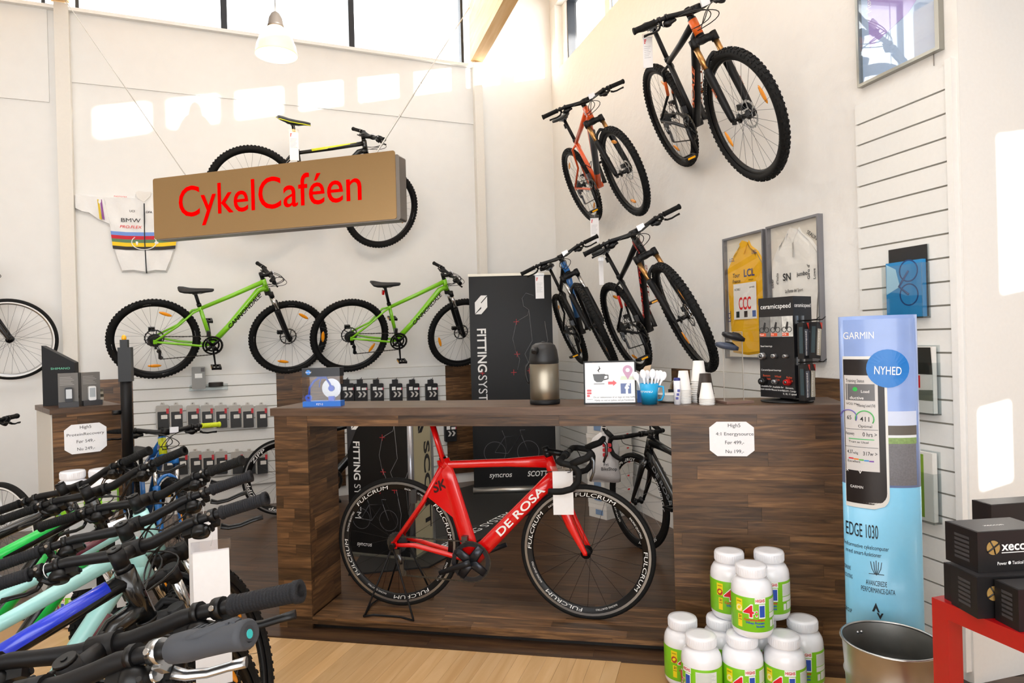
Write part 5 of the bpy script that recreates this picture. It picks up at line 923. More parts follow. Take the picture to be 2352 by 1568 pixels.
# ---------------------------------------------------------------- tubs of sports drink
TUBH, TUBR = .278, .080
TW = mat('#eeeef2', .22, coat=.3); TG = mat('#7dc31e', .35)
def tmap(r): return lambda x, y, z: (r*math.sin(x/r), -r*math.cos(x/r), z)
def cyl_patch(b, x0, x1, z0, z1, r, n=6): f = tmap(r); b.grid(lambda u, v: f(x0+(x1-x0)*u, 0, z0+(z1-z0)*v), n, 1)
def tub_meshes():
    M = {}
    b = MB().lathe([(0, 0), (.060, 0), (.072, .006), (.079, .022), (TUBR, .04), (TUBR, .168), (.0795, .184), (.076, .203), (.066, .221), (.054, .230), (.053, .240), (0, .240)], n=40); M['body'] = b.mesh('b', TW)
    b = MB(); pr = [(.050, .233), (.0598, .235), (.0605, .239), (.0605, .271), (.058, .2765), (.04, .2776), (0, .277)]; b.lathe(pr, n=40)
    for k in range(40): a = 2*math.pi*k/40; b.box((.0605*math.cos(a), .0605*math.sin(a), .255), (.002, .003, .028), np.array([[math.cos(a), -math.sin(a), 0], [math.sin(a), math.cos(a), 0], [0, 0, 1]]))
    M['lid'] = b.mesh('b', TW)
    b = MB().lathe([(TUBR+.0004, .034), (TUBR+.0007, .035), (TUBR+.0007, .167), (TUBR+.0004, .168)], n=40); M['label'] = b.mesh('b', TG)
    r = TUBR+.0012; r2 = TUBR+.0017; r3 = TUBR+.0022
    def tx(col, items, rr, bold=.02):
        b = MB()
        for it in items: write(b, it[0], it[1], it[2], it[3], it[4] if len(it) > 4 else None, bold=it[5] if len(it) > 5 else bold, map3=tmap(rr))
        return b.mesh('b', col)
    b = MB(); cyl_patch(b, .002, .045, .145, .168, r); M['logo_panel'] = b.mesh('b', WHT); M['logo_lettering'] = tx(mat('#d01c2c', .4), [('HIGH5', .0235, .152, .011, .037, .03)], r2)
    M['number_outline'] = tx(WHT, [('4', -.022, .091, .050, .046, .045), (':', .008, .096, .032, None, .05), ('1', .030, .091, .050, .026, .045)], r)
    M['number_lettering'] = tx(mat('#d8152a', .4), [('4', -.022, .094, .044, .040, .02), (':', .008, .098, .028, None, .02), ('Carbohydrate', .000, .078, .0085, .08, .03)], r3); M['name_lettering'] = tx(mat('#2a52b4', .4), [('1', .030, .094, .044, .021, .015), ('Whey Protein', .002, .066, .0085, .072, .03), ('Isolate', .022, .054, .0085, .032, .03)], r3)
    b = MB(); cyl_patch(b, -.074, -.046, .108, .158, r); cyl_patch(b, -.066, -.048, .048, .098, r); M['yellow_panel'] = b.mesh('b', mat('#efd51c', .4))
    b = MB(); f = tmap(r2); P = [f(-.060+.013*math.cos(a), 0, .122+.014*math.sin(a)) for a in np.linspace(0, 2*math.pi, 18)[:-1]]; b.add(P, [list(range(17))]); M['fruit_lemon'] = b.mesh('b', mat('#f4ea9a', .4)); M['fruit_berry'] = cached('fb', lambda: (lambda b: (b.add(P, [list(range(17))]), b)[1])(MB()).mesh('b', mat('#b4452c', .4)))
    M['panel_text'] = tx(INK, [('21', -.057, .085, .009, None, .03), ('servings', -.057, .076, .004, .014), ('NATURAL', -.060, .146, .004, .02)], r3)
    b = MB(); cyl_patch(b, .064, .15, .108, .158, r, 12); cyl_patch(b, .064, .15, .086, .105, r, 12); cyl_patch(b, .068, .082, .05, .076, r); cyl_patch(b, .086, .112, .05, .082, r, 5); cyl_patch(b, .115, .15, .05, .082, r, 6); M['info_panel'] = b.mesh('b', mat('#dfe2dc', .45))
    b = MB()
    for k in range(9): cyl_patch(b, .067, .147-.01*(k % 3), .112+.005*k, .1128+.005*k, r2, 12)
    M['info_text'] = b.mesh('b', mat('#8f9590', .5)); return M
TM = cached('tub', tub_meshes)
def tub(x, y, z, rot, label, fruit='lemon', tilt=0, grp='stacked drink tubs by the counter'):
    M = frame((x, y, z), rot)
    if tilt: M = M@np.array(Matrix.Rotation(R_(tilt), 4, 'Y'))
    t = thing('drink_tub', label, 'tub', M, grp); place(TM['body'], 'body', t); place(TM['lid'], 'lid', t); lb = place(TM['label'], 'label', t)
    for k in ('logo_panel', 'logo_lettering', 'number_outline', 'number_lettering', 'name_lettering', 'yellow_panel', 'panel_text', 'info_panel', 'info_text'): place(TM[k], k, lb)
    place(TM['fruit_'+fruit], 'fruit_picture', lb)
def fc(x, y): return math.degrees(math.atan2(y, x))-90   # rotation that turns a front face (-Y) to the viewer
for x, y, d, lb, fr_ in ((.728, 2.70, -62, 'drink tub with its info panel showing, front left of the pile', 'lemon'), (.892, 2.695, 4, 'drink tub in the middle of the bottom front row', 'lemon'), (1.055, 2.68, -2, 'drink tub at the right of the bottom front row', 'lemon'), (.698, 2.872, 14, 'berry drink tub at the back left of the pile bottom', 'berry'), (.862, 2.868, 0, 'drink tub mostly hidden, back row behind the front left pair', 'lemon'), (1.027, 2.855, 0, 'drink tub mostly hidden, back row behind the front right pair', 'lemon'), (1.192, 2.825, -8, 'drink tub at the back right of the pile bottom', 'lemon')): tub(x, y, .0005, fc(x, y)+d, lb, fr_)
for x, y, d, lb, fr_ in ((.905, 2.872, 12, 'berry drink tub on the upper level, left', 'berry'), (1.072, 2.862, -8, 'drink tub on the upper level, right, with a sunlit lid', 'lemon'), (.938, 2.70, 6, 'drink tub on the upper level, frontmost of the pile', 'lemon')): tub(x, y, TUBH, fc(x, y)+d, lb, fr_)
# two stacks beside the cabinet
p1 = aty(166, 1063, 3.66); p2 = aty(232, 1057, 3.70)
for p, nm, d in ((p1, 'left', -70), (p2, 'right', -45)):
    for k, lv in enumerate(('lowest', 'middle', 'topmost')): tub(p[0], p[1], .0005+k*TUBH, fc(p[0], p[1])+d, '%s drink tub in the %s stack before the walnut cabinet' % (lv, nm), 'lemon', 0, 'drink tubs before the cabinet')
# ---------------------------------------------------------------- metal bin
bx_, by_ = 1.217, 2.2
t = thing('metal_bin', 'open galvanised metal waste bin in front of the blue stand', 'bin', frame((bx_, by_, 0))); GALV = mat('#b4b4b2', .33, metal=1., var=.10, bscale=18)
MB().lathe([(0, .004), (.112, .004), (.113, 0), (.118, .01), (.128, .16), (.129, .165), (.132, .172), (.130, .178), (.138, .34), (.143, .352), (.1395, .364), (.145, .455), (.149, .46), (.149, .466), (.146, .466)], n=56).build('shell', GALV, t); MB().lathe([(.146, .466), (.142, .44), (.1385, .364), (.141, .352), (.137, .34), (.129, .178), (.126, .165), (.114, .012), (0, .010)], n=56).build('shaded_inside', mat('#8b8b87', .5, metal=.9, var=.15, bscale=25), t); MB().tube([(.148*math.cos(a), .148*math.sin(a), .463) for a in np.arange(40)*2*math.pi/40], .0045, 8, closed=True).build('rim', GALV, t)  # inside gets its own darker, rougher metal: shade put into the colour
for a in (-80, -74): MB().ell((.143*math.cos(R_(a+180)), .143*math.sin(R_(a+180)), .43), (.006, .006, .006), 8, 5).build('rivet', ALU, t)
# ---------------------------------------------------------------- cardboard column
GX, GY = 1.372, 2.52; GA = -25.; GF = frame((GX, GY, 0), GA); hw, hd, GH = .130, .072, 1.535
gs = thing('cardboard_column', 'tall light blue cardboard column advertising a bike computer', 'display', GF)
def gsurf(x, off=0.): q = max(-.999, min(.999, x/hw)); return -hd*math.sqrt(1-q*q)-off
SKY = mat('#7ec4e6', .3, coat=.25)
b = MB(); N = 40; ring = [(hw*math.cos(a), hd*math.sin(a)) for a in np.arange(N)*2*math.pi/N]; b.loft([[(x, y, z) for x, y in ring] for z in (0, .905)]); b.build('column_body', SKY, gs); MB().loft([[(x, y, z) for x, y in ring] for z in (.905, GH)]).build('column_body', mat('#8ba5dc', .3, coat=.25, var=.2, bscale=5), gs)
D0 = 2.45
def gp(px_, py): # print coordinates on the column face
    d = ray(px_, py); n = GF[:3, 1]; o = np.array([GX, GY, 0])-GF[:3, 1]*.07; k = ((o-CAM)@n)/(d@n); p = CAM+d*k-GF[:3, 3]; return float(p@GF[:3, 0]), float(p[2])
def gpatch(name, px0, px1, py0, py1, m, off, n=10, par=None, rad=0.):
    x0, _ = gp(px0, (py0+py1)/2); x1, _ = gp(px1, (py0+py1)/2); xm = (px0+px1)/2; z0 = gp(xm, py1)[1]; z1 = gp(xm, py0)[1]; x0 = max(x0, -hw*.97); x1 = min(x1, hw*.97)
    def ins(z): d = min(z-z0, z1-z); return 0. if d >= rad else rad-math.sqrt(max(0., rad*rad-(rad-d)**2))
    def fn(u, v): z = z0+(z1-z0)*v; x = x0+(x1-x0-ins(z))*u; return (x, gsurf(x, off), z)
    return MB().grid(fn, n, 48 if rad else 2).build(name, m, par or gs)
def gtext(items, m, off, rot=0):
    b = MB()
    for s_, px_, py, size, wd, al in items:
        x, z = gp(px_, py); write(b, s_, x, z, size, wd, bold=.003, align=al, rot=rot, map3=lambda X, Y, Z: (X, gsurf(X, off), Z))
    return b.build('lettering', m, gs)
gpatch('sky_print', 1940, 2108, 732, 978, mat('#8ba5dc', .3, coat=.25, var=.25, bscale=5), .0006, 16); gpatch('horizon_print', 2035, 2108, 978, 1000, mat('#5d5750', .5), .0008); gpatch('haze_print', 2035, 2108, 945, 978, mat('#c9d3ea', .4), .0009); gpatch('snow_print', 2035, 2108, 1000, 1008, mat('#d9dde0', .5), .0008); gpatch('grass_print', 2035, 2108, 1006, 1020, mat('#7f9a5c', .5, var=.4, bscale=120), .0010); gpatch('road_print', 2034, 2108, 1018, 1116, mat('#6f6e72', .5, var=.35, bscale=160), .0008)
gpatch('device_edge_print', 1940, 2040, 818, 1168, mat('#dcdcd8', .4), .0012, 14, None, .05); gpatch('device_print', 1941, 2034, 825, 1158, mat('#1a1517', .35), .0016, 14, None, .045); gpatch('screen_print', 1942, 2018, 862, 1082, mat('#cbc8c6', .4), .0020, 12); gpatch('screen_header_print', 1943, 2009, 882, 920, mat('#6a6a6c', .4), .0023, 8)
def gdisc(px_, py, r, m, off, name):
    x, z = gp(px_, py); n = 28; b = MB(); V = [(x, gsurf(x, off), z)]
    for q in (.5, 1): V += [(x+r*q*math.cos(a), gsurf(x+r*q*math.cos(a), off), z+r*q*math.sin(a)) for a in np.arange(n)*2*math.pi/n]
    b.add(V, [(0, 1+i, 1+(i+1) % n) for i in range(n)]+[(1+i, 1+n+i, 1+n+(i+1) % n, 1+(i+1) % n) for i in range(n)]); b.build(name, m, gs)
gdisc(2039, 846, .070, mat('#0f74c6', .35), .0032, 'badge_print'); gtext([('NYHED', 2039, 860, .030, .088, 'c')], WHT, .0038, -3)
gdisc(1964, 894, .008, mat('#35b552', .4), .0027, 'icon_print'); gtext([('GARMIN', 1972, 778, .026, .100, 'c')], WHT, .0010); gtext([('GARMIN', 1968, 1122, .010, .042, 'c'), ('v', 1976, 1088, .016, None, 'c'), ('x', 1947, 1084, .012, None, 'c')], WHT, .0024)
gtext([('ductive', 1968, 917, .011, None, 'c'), ('Load', 1987, 902, .010, None, 'c')], WHT, .0027)
gtext([('Training Status', 1943, 878, .012, .06, 'l'), ('Training Load (7d)', 1968, 934, .010, .060, 'l'), ('65', 1951, 964, .015, .014, 'c'), ('411', 1986, 968, .018, .030, 'c'), ('Optimal', 1987, 982, .010, None, 'c'), ('Recovery', 1944, 999, .011, .027, 'l'), ('0 hrs >', 2014, 1003, .015, .046, 'r'), ('Train as Usual', 1950, 1017, .008, None, 'l'), ('4.37', 1947, 1042, .013, .018, 'l'), ('w/kg', 1960, 1043, .009, .016, 'l'), ('317w >', 2015, 1047, .014, .046, 'r'), ('Excellent', 1948, 1062, .008, None, 'l'), ('VO2 Max', 1944, 930, .008, None, 'l')], INK, .0026)
for c, px_, py, r in (('#45b25a', 1986, 962, .030), ('#6b62b4', 1950, 958, .026)):
    x, z = gp(px_, py); MB().tube([(x+r*math.cos(a), gsurf(x+r*math.cos(a), .0026), z+r*math.sin(a)) for a in np.linspace(R_(-30), R_(190), 16)], .0022, 5).build('gauge_print', mat(c, .4), gs)
gpatch('bar_print', 1950, 2008, 1008, 1010, mat('#4db86a', .4), .0027)
for k, c in enumerate(('#d2283a', '#e07a28', '#4fb04a', '#3c8fd0', '#7a4aa8')): gpatch('bar_print', 1950+k*11.6, 1961+k*11.6, 1052+k*1.5, 1055+k*1.5, mat(c, .4), .0027, 2)
for py in (982, 1023): gpatch('rule_print', 1943, 2017, py+4, py+5, mat('#55585c', .4), .0026)
gtext([('EDGE 1030', 1944, 1231, .050, .105, 'l')], mat('#16202a', .5), .0010); gtext([('Informative cykelcomputer', 1940, 1256, .015, .145, 'l'), ('med smart-funktioner', 1944, 1272, .015, .115, 'l'), ('AVANCEREDE', 2013, 1345, .019, .068, 'c'), ('PERFORMANCE-DATA', 2017, 1362, .019, .11, 'c'), ('ONLINE', 1941, 1313, .015, .02, 'l'), ('ROUTING', 1941, 1332, .015, .026, 'l'), ('STRAVA', 2014, 1438, .018, .042, 'c'), ('GROUP', 1941, 1412, .015, .024, 'l')], mat('#16202a', .5), .0010)
x, z = gp(2013, 1318); b = MB()
for dx in (-.018, -.008, .008, .018): b.tube([(x+dx*.3, gsurf(x, .0012), z), (x+dx*.8, gsurf(x, .0012), z+.02), (x+dx, gsurf(x, .0012), z+.045)], .0012, 5)
b.tube([(x, gsurf(x, .0012), z-.004), (x, gsurf(x, .0012), z+.05)], .0012, 5).tube([(x-.025, gsurf(x, .0012), z), (x+.025, gsurf(x, .0012), z)], .0012, 5); b.build('icon_print', mat('#16202a', .5), gs)
x, z = gp(2015, 1405); b = MB()
for P in ([(-.017, 0), (-.004, .034), (.008, 0), (.002, 0), (-.004, .014), (-.010, 0)], [(-.002, -.002), (.009, -.026), (.020, -.002), (.014, -.002), (.009, -.012), (.004, -.002)]): b.add([(x+p[0], gsurf(x+p[0], .0012), z+p[1]) for p in P], [list(range(6))])
b.build('icon_print', mat('#16202a', .5), gs)
# ---------------------------------------------------------------- red table with black cartons
RTF = frame((1.17, 1.90, 0), 16.); TZ = .72; RL = mat('#a8090f', .25, coat=.4)
t = thing('red_table', 'low glossy red table at the right edge', 'table', RTF); MB().bbox((0, -.80, TZ-.045), (.62, 0, TZ)).build('table_top', RL, t)
for x, y in ((.0, -.05), (.57, -.05), (.0, -.80), (.57, -.80)): MB().bbox((x, y, 0), (x+.05, y+.05, TZ-.045)).build('leg', RL, t)
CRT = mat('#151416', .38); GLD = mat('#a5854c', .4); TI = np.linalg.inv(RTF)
def carton(label, px_, py, z, w_, d_, h_, a=4., txtx=True):
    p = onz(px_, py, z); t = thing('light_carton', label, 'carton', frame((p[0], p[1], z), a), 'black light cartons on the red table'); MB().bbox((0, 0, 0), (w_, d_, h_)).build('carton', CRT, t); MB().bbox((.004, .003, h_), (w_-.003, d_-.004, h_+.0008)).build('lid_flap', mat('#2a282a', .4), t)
    if not txtx: return
    MB().prism(circ(.045, h_*.60, .019, 24), -.0008, 0).build('logo_print', GLD, t); MB().tube([(.028, -.001, h_*.5), (.045, -.001, h_*.6), (.064, -.001, h_*.72)], .0022, 6).tube([(.036, -.001, h_*.76), (.046, -.001, h_*.6), (.05, -.001, h_*.44)], .002, 6).build('logo_cross', CRT, t)
    letters(t, WHT, [('xeccon', .068, h_*.52, .024, .105, .022, 'l'), ('Power ● Tactical ● Sport', .055, h_*.17, .0085, .115, .01, 'l')], -.0012); MB().bbox((.068, -.0014, h_*.455), (.172, -.0008, h_*.475)).build('underline', WHT, t)
    letters(t, WHT, [('xeccon', .0, .0, .010, .06, .02)], 0).matrix_local = Matrix((frame((w_*.45, d_*.4, h_+.0012))@np.array(Matrix.Rotation(R_(-90), 4, 'X'))).tolist())
    b = MB()
    for k in range(6): b.bbox((-.0008, d_*.25, .02+k*.012), (0, d_*.7, .027+k*.012))
    b.build('side_print', mat('#3a393c', .5), t)
ch_ = .108
carton('black light carton lying in the middle of the red table, logo showing', 2246, 1421, TZ+.0004, .20, .10, ch_, 2.)
carton('black light carton stacked on top of the others', 2247, 1316, TZ+ch_+.0016, .20, .115, ch_, 6.)
carton('small black light carton at the back left of the red table', 2221, 1401, TZ+.0004, .05, .085, ch_-.006, 4., False)
carton('black light carton at the front, cut off by the right picture edge', 2341, 1451, TZ+.0004, .20, .075, ch_-.004, 4.)
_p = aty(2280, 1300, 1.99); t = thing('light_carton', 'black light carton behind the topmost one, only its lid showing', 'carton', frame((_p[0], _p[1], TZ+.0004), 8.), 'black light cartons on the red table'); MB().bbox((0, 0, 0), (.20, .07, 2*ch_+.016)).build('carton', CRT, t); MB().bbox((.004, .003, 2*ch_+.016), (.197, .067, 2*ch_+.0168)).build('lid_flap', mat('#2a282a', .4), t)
# ---------------------------------------------------------------- fitting corner behind the counter
BLKP = mat('#0e0e0f', .42, spec=.3); GLINE = mat('#8a8a8c', .5); REDX = mat('#b01820', .5)
def bodylines(par, sc, ox, oz, y):
    b = MB()
    for P in ([(.02, .95), (-.04, .97), (-.07, .93), (-.06, .87), (-.02, .84), (-.03, .80), (-.12, .75), (-.15, .62), (-.13, .52)], [(-.13, .52), (-.10, .46), (-.12, .38)], [(-.02, .84), (.0, .6), (-.06, .5), (-.02, .40), (.02, .2), (.0, .05)], [(.10, .75), (.12, .6), (.06, .45), (.08, .2)]): b.tube([(ox+x*sc, y, oz+z*sc) for x, z in P], .0018, 4)
    b.build('figure_lines', GLINE, par); b = MB()
    for x, z in ((-.12, .75), (-.12, .50), (-.15, .36), (-.03, .37), (.01, .06)): b.bbox((ox+x*sc-.022*sc, y-.001, oz+z*sc-.0025), (ox+x*sc+.022*sc, y, oz+z*sc+.0025)).bbox((ox+x*sc-.0025, y-.001, oz+z*sc-.022*sc), (ox+x*sc+.0025, y, oz+z*sc+.022*sc))
    b.build('marker_crosses', REDX, par)
def bikelines(par, sc, ox, oz, y):
    b = MB(); disc_ring(b, .165*sc, .172*sc, y, .001, 32, 0, (ox, 0, oz)); disc_ring(b, .165*sc, .172*sc, y, .001, 32, 0, (ox+.52*sc, 0, oz))
    for P in ([(0, 0), (.2, -.02), (.42, .26), (.16, .24), (.2, -.02)], [(0, 0), (.16, .24), (.12, .34)], [(.42, .26), (.52, 0)], [(.42, .26), (.40, .34), (.48, .34)]): b.tube([(ox+x*sc, y, oz+z*sc) for x, z in P], .003, 4)
    b.build('bike_lines', mat('#5c5c60', .5), par)
def scottlogo(par, x, z, s_, y, m, rot=False):
    P = [(-.5, .55), (-.1, 1), (.5, 1), (.1, .62), (.1, .3), (.5, .0), (.1, -.5), (-.5, -.5), (-.1, -.12), (-.1, .2)]
    b = MB()
    for Q in ([(-.5, .45), (0, 1), (.5, 1), (.0, .45), (0, .1), (-.5, -.45)], [(.5, -.45+.5), (0, -1+.5), (-.5, -.5), (0, .05-.1), (.0, .4-.05), (.5, .95-.05)]): b.prism([(x+px_*s_, z+pz*s_) for px_, pz in Q], y-.0008, y)
    b.build('logo_print', m, par)
BN = aty(1184, 1116, 6.5); BNF = frame((BN[0], BN[1], 0), 1.5); W, H = .80, 2.13
t = thing('rollup_banner', 'tall black roll-up banner with white vertical lettering in the corner', 'banner', BNF); b = MB(); b.grid(lambda u, v: (-W/2+W*u, -.03*math.sin(math.pi*v)*.6, .06+(H-.08)*v), 6, 14); b.grid(lambda u, v: (W/2-W*u, .002-.03*math.sin(math.pi*v)*.6, .06+(H-.08)*v), 6, 14); b.build('banner_sheet', BLKP, t); MB().bbox((-W/2-.005, -.012, H-.025), (W/2+.005, .012, H)).build('top_rail', mat('#c9c2b2', .35, metal=.4), t); MB().tube([(-W/2-.01, 0, .035), (W/2+.06, 0, .035)], .04, 14, flat=(.8, 1.2)).build('base_cassette', mat('#b9b7b3', .3, metal=.9), t)
for x in (-.25, .2): MB().bbox((x-.03, -.16, 0), (x+.03, .05, .008)).build('foot', ALU, t)
yb = -.022; scottlogo(t, -.285, 1.80, .12, yb, WHT); letters(t, WHT, [('FITTING', -.33, 1.60, .085, .42, .02, 'l', 0, -90)], yb); letters(t, mat('#dcdcdc', .5), [('SYSTEM', -.33, 1.15, .085, .40, 0., 'l', 0, -90)], yb); letters(t, REDX, [('+', -.32, 1.19, .06, None, 0., 'l', 0, -90)], yb)
bodylines(t, 1.25, .20, .72, yb); bikelines(t, .62, -.19, .40, yb+.008); letters(t, WHT, [('syncros', -.14, .16, .05, .22, .01, 'c', .2), ('SCOTT', .22, .16, .05, .2, .02, 'c', .2)], -.012)
# low board with side face
FB = frame((-1.183, 4.735, 0), -20.); W, D, H = .50, .30, 1.06
t = thing('fitting_board', 'low black display board with beige side face behind the red bike', 'display', FB); MB().bbox((0, 0, .02), (W-.02, .02, H)).build('front_board', BLKP, t); MB().bbox((W-.012, .03, .02), (W+.002, D, H)).build('side_board', mat('#b8b090', .5), t); MB().bbox((0, .02, .02), (W-.014, D-.01, H-.01)).build('inner_box', mat('#161616', .6), t); PST = mat('#a9aab0', .3, metal=.9)
MB().tube([(W-.005, .012, 0), (W-.005, .012, H+.01)], .022, 12).build('post', PST, t); MB().bbox((W-.015, D-.002, 0), (W+.012, D+.022, H)).build('post', PST, t); MB().bbox((-.02, -.03, 0), (W+.03, D+.03, .02)).build('base_plate', mat('#5a584e', .4), t)
yb = -.002; scottlogo(t, .075, .92, .075, yb, WHT); letters(t, WHT, [('FITTING', .05, .80, .052, .27, .02, 'l', 0, -90)], yb); letters(t, mat('#cfcfcf', .5), [('SYSTEM', .05, .50, .052, .24, 0., 'l', 0, -90)], yb); bodylines(t, .95, .40, .12, yb); bikelines(t, .42, .10, .26, yb); letters(t, WHT, [('syncros', .12, .07, .03, .12, .01, 'c', .2)], yb)
MB().prism([(0, H), (.16, H), (0, .72)], -.0012, -.0004).build('panel_tint', mat('#303034', .4), t)
SD = frame((W+.002, 0, 0), 90.); b = MB(); write(b, 'SCOTT', .15+.045, .78, .085, .62, y=-.001, bold=.03, align='l', rot=-90); b.build('lettering', INK, t, SD)
b = MB()
for Q in ([(-.5, .45), (0, 1), (.5, 1), (.0, .45), (0, .1), (-.5, -.45)], [(.5, .05), (0, -.5), (-.5, -.5), (0, -.05), (.0, .35), (.5, .9)]): b.prism([(.165+px_*.1, .90+pz*.1) for px_, pz in Q], -.0015, -.0006)
b.build('logo_print', INK, t, SD)
# mat on the floor
mp_ = [onz(*p, .012) for p in ((800, 1318), (985, 1300), (1310, 1128), (1090, 1112), (900, 1160))]; cM = sum(mp_)/5
t = thing('fitting_mat', 'black rubber mat with white lettering on the floor behind the counter', 'mat', frame((cM[0], cM[1], 0))); V = [(p-cM)[:2] for p in mp_]; n = len(V); MB().add([(v[0], v[1], .001) for v in V]+[(v[0], v[1], .012) for v in V], [list(range(n))[::-1], list(range(n, 2*n))]+[(i, (i+1) % n, n+(i+1) % n, n+i) for i in range(n)]).build('sheet', mat('#1b1b1a', .6), t)
e0 = onz(1030, 1255, .0125); e1 = onz(1180, 1178, .0125); ex = nrm(e1-e0); ey = np.cross(n3(0, 0, 1), ex); b = MB(); write(b, 'FITTING SYSTEM', 0, 0, .075, float(np.linalg.norm(e1-e0)), bold=.01, align='l', map3=lambda x, y, z: tuple(e0-cM*n3(1, 1, 0)+ex*x+ey*z)); b.build('lettering', WHT, t)
# shoe boxes
SB = onz(1395, 1188, 0); SBF = frame((SB[0]+.05, SB[1]+.1, 0), 38.)
for k, lv in enumerate(('lowest', 'second lowest', 'third lowest', 'fourth lowest', 'third highest', 'second highest', 'topmost')):
    M = SBF@frame((random.uniform(-.006, .006), random.uniform(-.006, .006), .0005+k*.115), random.uniform(-1.5, 1.5)); t = thing('shoe_box', '%s white shoe box in the stack behind the counter' % lv, 'box', M, 'white shoe boxes'); MB().bbox((-.165, -.10, 0), (.165, .10, .083)).build('box_body', mat('#dbd8d2', .5), t); MB().bbox((-.168, -.103, .078), (.168, .103, .113)).build('lid', mat('#e2dfda', .5), t); MB().bbox((-.169, -.06, .03), (-.1655, .02, .07)).build('label', mat('#7c96b8', .5), t); MB().bbox((.10, -.1042, .088), (.125, -.1032, .10)).build('logo_print', REDI, t)
# carrier bag
BG = aty(1388, 1045, 4.62); t = thing('carrier_bag', 'white plastic carrier bag with red logo hanging behind the counter', 'bag', frame((BG[0], BG[1], BG[2]), -8)); b = MB(); secs = []
for z, w_, d_ in ((.155, .028, .012), (.12, .07, .02), (.06, .095, .04), (-.04, .105, .05), (-.13, .110, .045), (-.175, .10, .015)): secs.append([(w_*math.cos(a)+.012*math.sin(3*a+z*20), d_*math.sin(a)+.006*math.cos(4*a+z*31), z+.012*math.sin(2*a)) for a in np.arange(20)*2*math.pi/20])
b.loft(secs); b.build('bag_body', mat('#d8d5d4', .4, bump=.5, bscale=20), t); MB().tube([(-.02, 0, .15), (-.015, 0, .19), (.015, 0, .19), (.02, 0, .15)], .005, 6).build('handle', mat('#d8d5d4', .4), t); b = MB()
for k, w_ in enumerate((.06, .06, .035)): b.prism(rrect(-.01, -.01+w_, .065-.033*k, .090-.033*k, .008), -.0555, -.052)
b.build('logo_print', mat('#c8202c', .5), t); letters(t, INK, [('Fri', .01, -.065, .022, None, .01), ('BikeShop', .03, -.095, .022, .105, .01)], -.056)
# ---------------------------------------------------------------- cabinet at the left
CBF = frame(aty(118.6, 937, 3.85)*n3(1, 1, 0), 43.); W, D, H = .345, .50, 1.155
t = thing('display_cabinet', 'narrow walnut cabinet standing at the left behind the bikes', 'cabinet', CBF); MB().bbox((.008, .012, 0), (W-.008, D, H-.03)).build('carcass', CORE, t); fpn = MB().bbox((.001, .001, 0), (W-.001, .012, H-.03)).build('front_board', CORE, t); staves(fpn, 0, W, 0, H-.03, -.008, h=.085, lens=(.3, .6), th=.008); MB().bbox((-.006, 0, 0), (.008, D, H-.03)).build('side_board', mat('#cfccc4', .5), t); MB().bbox((W-.008, 0, 0), (W+.004, D, H-.03)).build('side_board', WALT, t); MB().bbox((-.012, -.015, H-.03), (W+.01, D+.01, H)).build('top_board', WALT, t)
q = frame((W*.50, -.009, .90)); note('white octagonal High5 ProteinRecovery note on the walnut cabinet', CBF@frame((W*.47, -.010, .885)), .215, .172, [('High5', 0, .145, .018, None, 0), ('ProteinRecovery', 0, .105, .016, .19, 0), ('Før 549,-', 0, .062, .018, None, 0), ('Nu 249,-', 0, .018, .018, None, 0)])
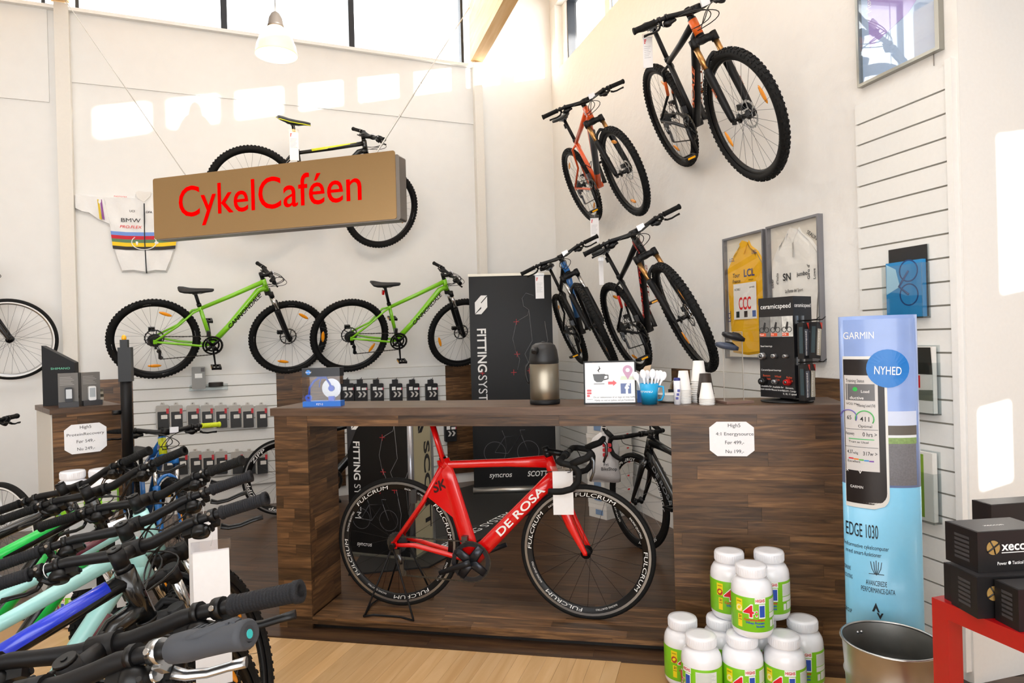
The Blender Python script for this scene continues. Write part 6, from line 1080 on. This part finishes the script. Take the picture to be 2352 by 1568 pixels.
for k, (x, y, a, lb, dev) in enumerate(((.10, .10, -8, 'grey device box with a dark bike computer, left on the cabinet', '#2a2c30'), (.22, .12, 4, 'grey device box with a white bike computer, right on the cabinet', '#e8e8e8'))):
    t = thing('device_box', lb, 'box', CBF@frame((x, y, H+.0005), a)); MB().bbox((-.05, 0, 0), (.05, .05, .20)).build('back_card', mat('#6d6a66', .45), t); MB().bbox((-.05, -.04, 0), (.05, 0, .03)).build('tray', mat('#37373a', .4), t); MB().prism(rrect(-.018, .022, .03, .115, .008), -.022, -.004).build('device', mat(dev, .35), t); MB().prism(rrect(-.013, .017, .05, .105, .002), -.0235, -.022).build('screen', mat('#c9cdd0' if k == 0 else '#aeb4b8', .3), t); b = MB()
    for j in range(6): b.bbox((-.042, -.0006, .13+j*.009), (.03-.008*(j % 3), 0, .1325+j*.009))
    b.build('text_lines', mat('#a7a5a0', .5), t)
t = thing('black_counter_display', 'black slanted cardboard display standing on the cabinet', 'display', CBF@frame((.10, .30, H+.0005), -20)); MB().add([(-.10, 0, 0), (.07, 0, 0), (.07, .12, 0), (-.10, .12, 0), (-.10, 0, .37), (.07, 0, .26), (.07, .12, .26), (-.10, .12, .37)], [(0, 3, 2, 1), (4, 5, 6, 7), (0, 1, 5, 4), (1, 2, 6, 5), (2, 3, 7, 6), (3, 0, 4, 7)]).build('card_body', mat('#0c0c0e', .5, spec=.25), t); letters(t, mat('#6fd0a8', .5), [('SHIMANO', -.005, .22, .013, .10, .02)], -.001)
for k in range(5):
    M = CBF@frame((.255, .30, H+.0005+k*.018), 10+6*(k % 3)); o = MB().bbox((-.055, -.04, 0), (.055, .04, .0165)).build('brochure_pack', mat(('#8d8678', '#c8c2b4', '#5b5a52', '#b5ac98', '#6f6a60')[k], .5), None, M); tag(o, '%s brochure bundle of the small pile on the cabinet' % ('lowest', 'second lowest', 'middle', 'second highest', 'topmost')[k], 'brochures', 'brochure bundles on the cabinet')
# repair stand
RSF = frame(aty(287, 800, 3.95)*n3(1, 1, 0), 20.); t = thing('repair_stand', 'black upright repair stand with an amber tip, beside the cabinet', 'stand', RSF); b = MB(); b.tube([(0, 0, .02), (0, 0, 1.0)], .018, 12); b.build('lower_tube', BKM, t); MB().tube([(0, 0, .80), (0, 0, 1.50)], .030, 14).build('upper_tube', BKM, t); MB().bbox((-.032, -.04, 1.30), (.036, .04, 1.50)).build('clamp_head', BKP, t); MB().bbox((-.022, -.025, 1.5), (.018, .025, 1.545)).build('jaw', BKP, t); MB().ell((-.004, 0, 1.555), (.014, .014, .02), 10, 6).build('amber_tip', YRF, t); MB().tube([(-.03, 0, 1.12), (-.07, -.02, 1.12)], .014, 10).build('knob', BKP, t)
for a in (0, 120, 240): MB().tube([(0, 0, .35), (.24*math.cos(R_(a)), .24*math.sin(R_(a)), .02)], .013, 8).build('leg', BKM, t)
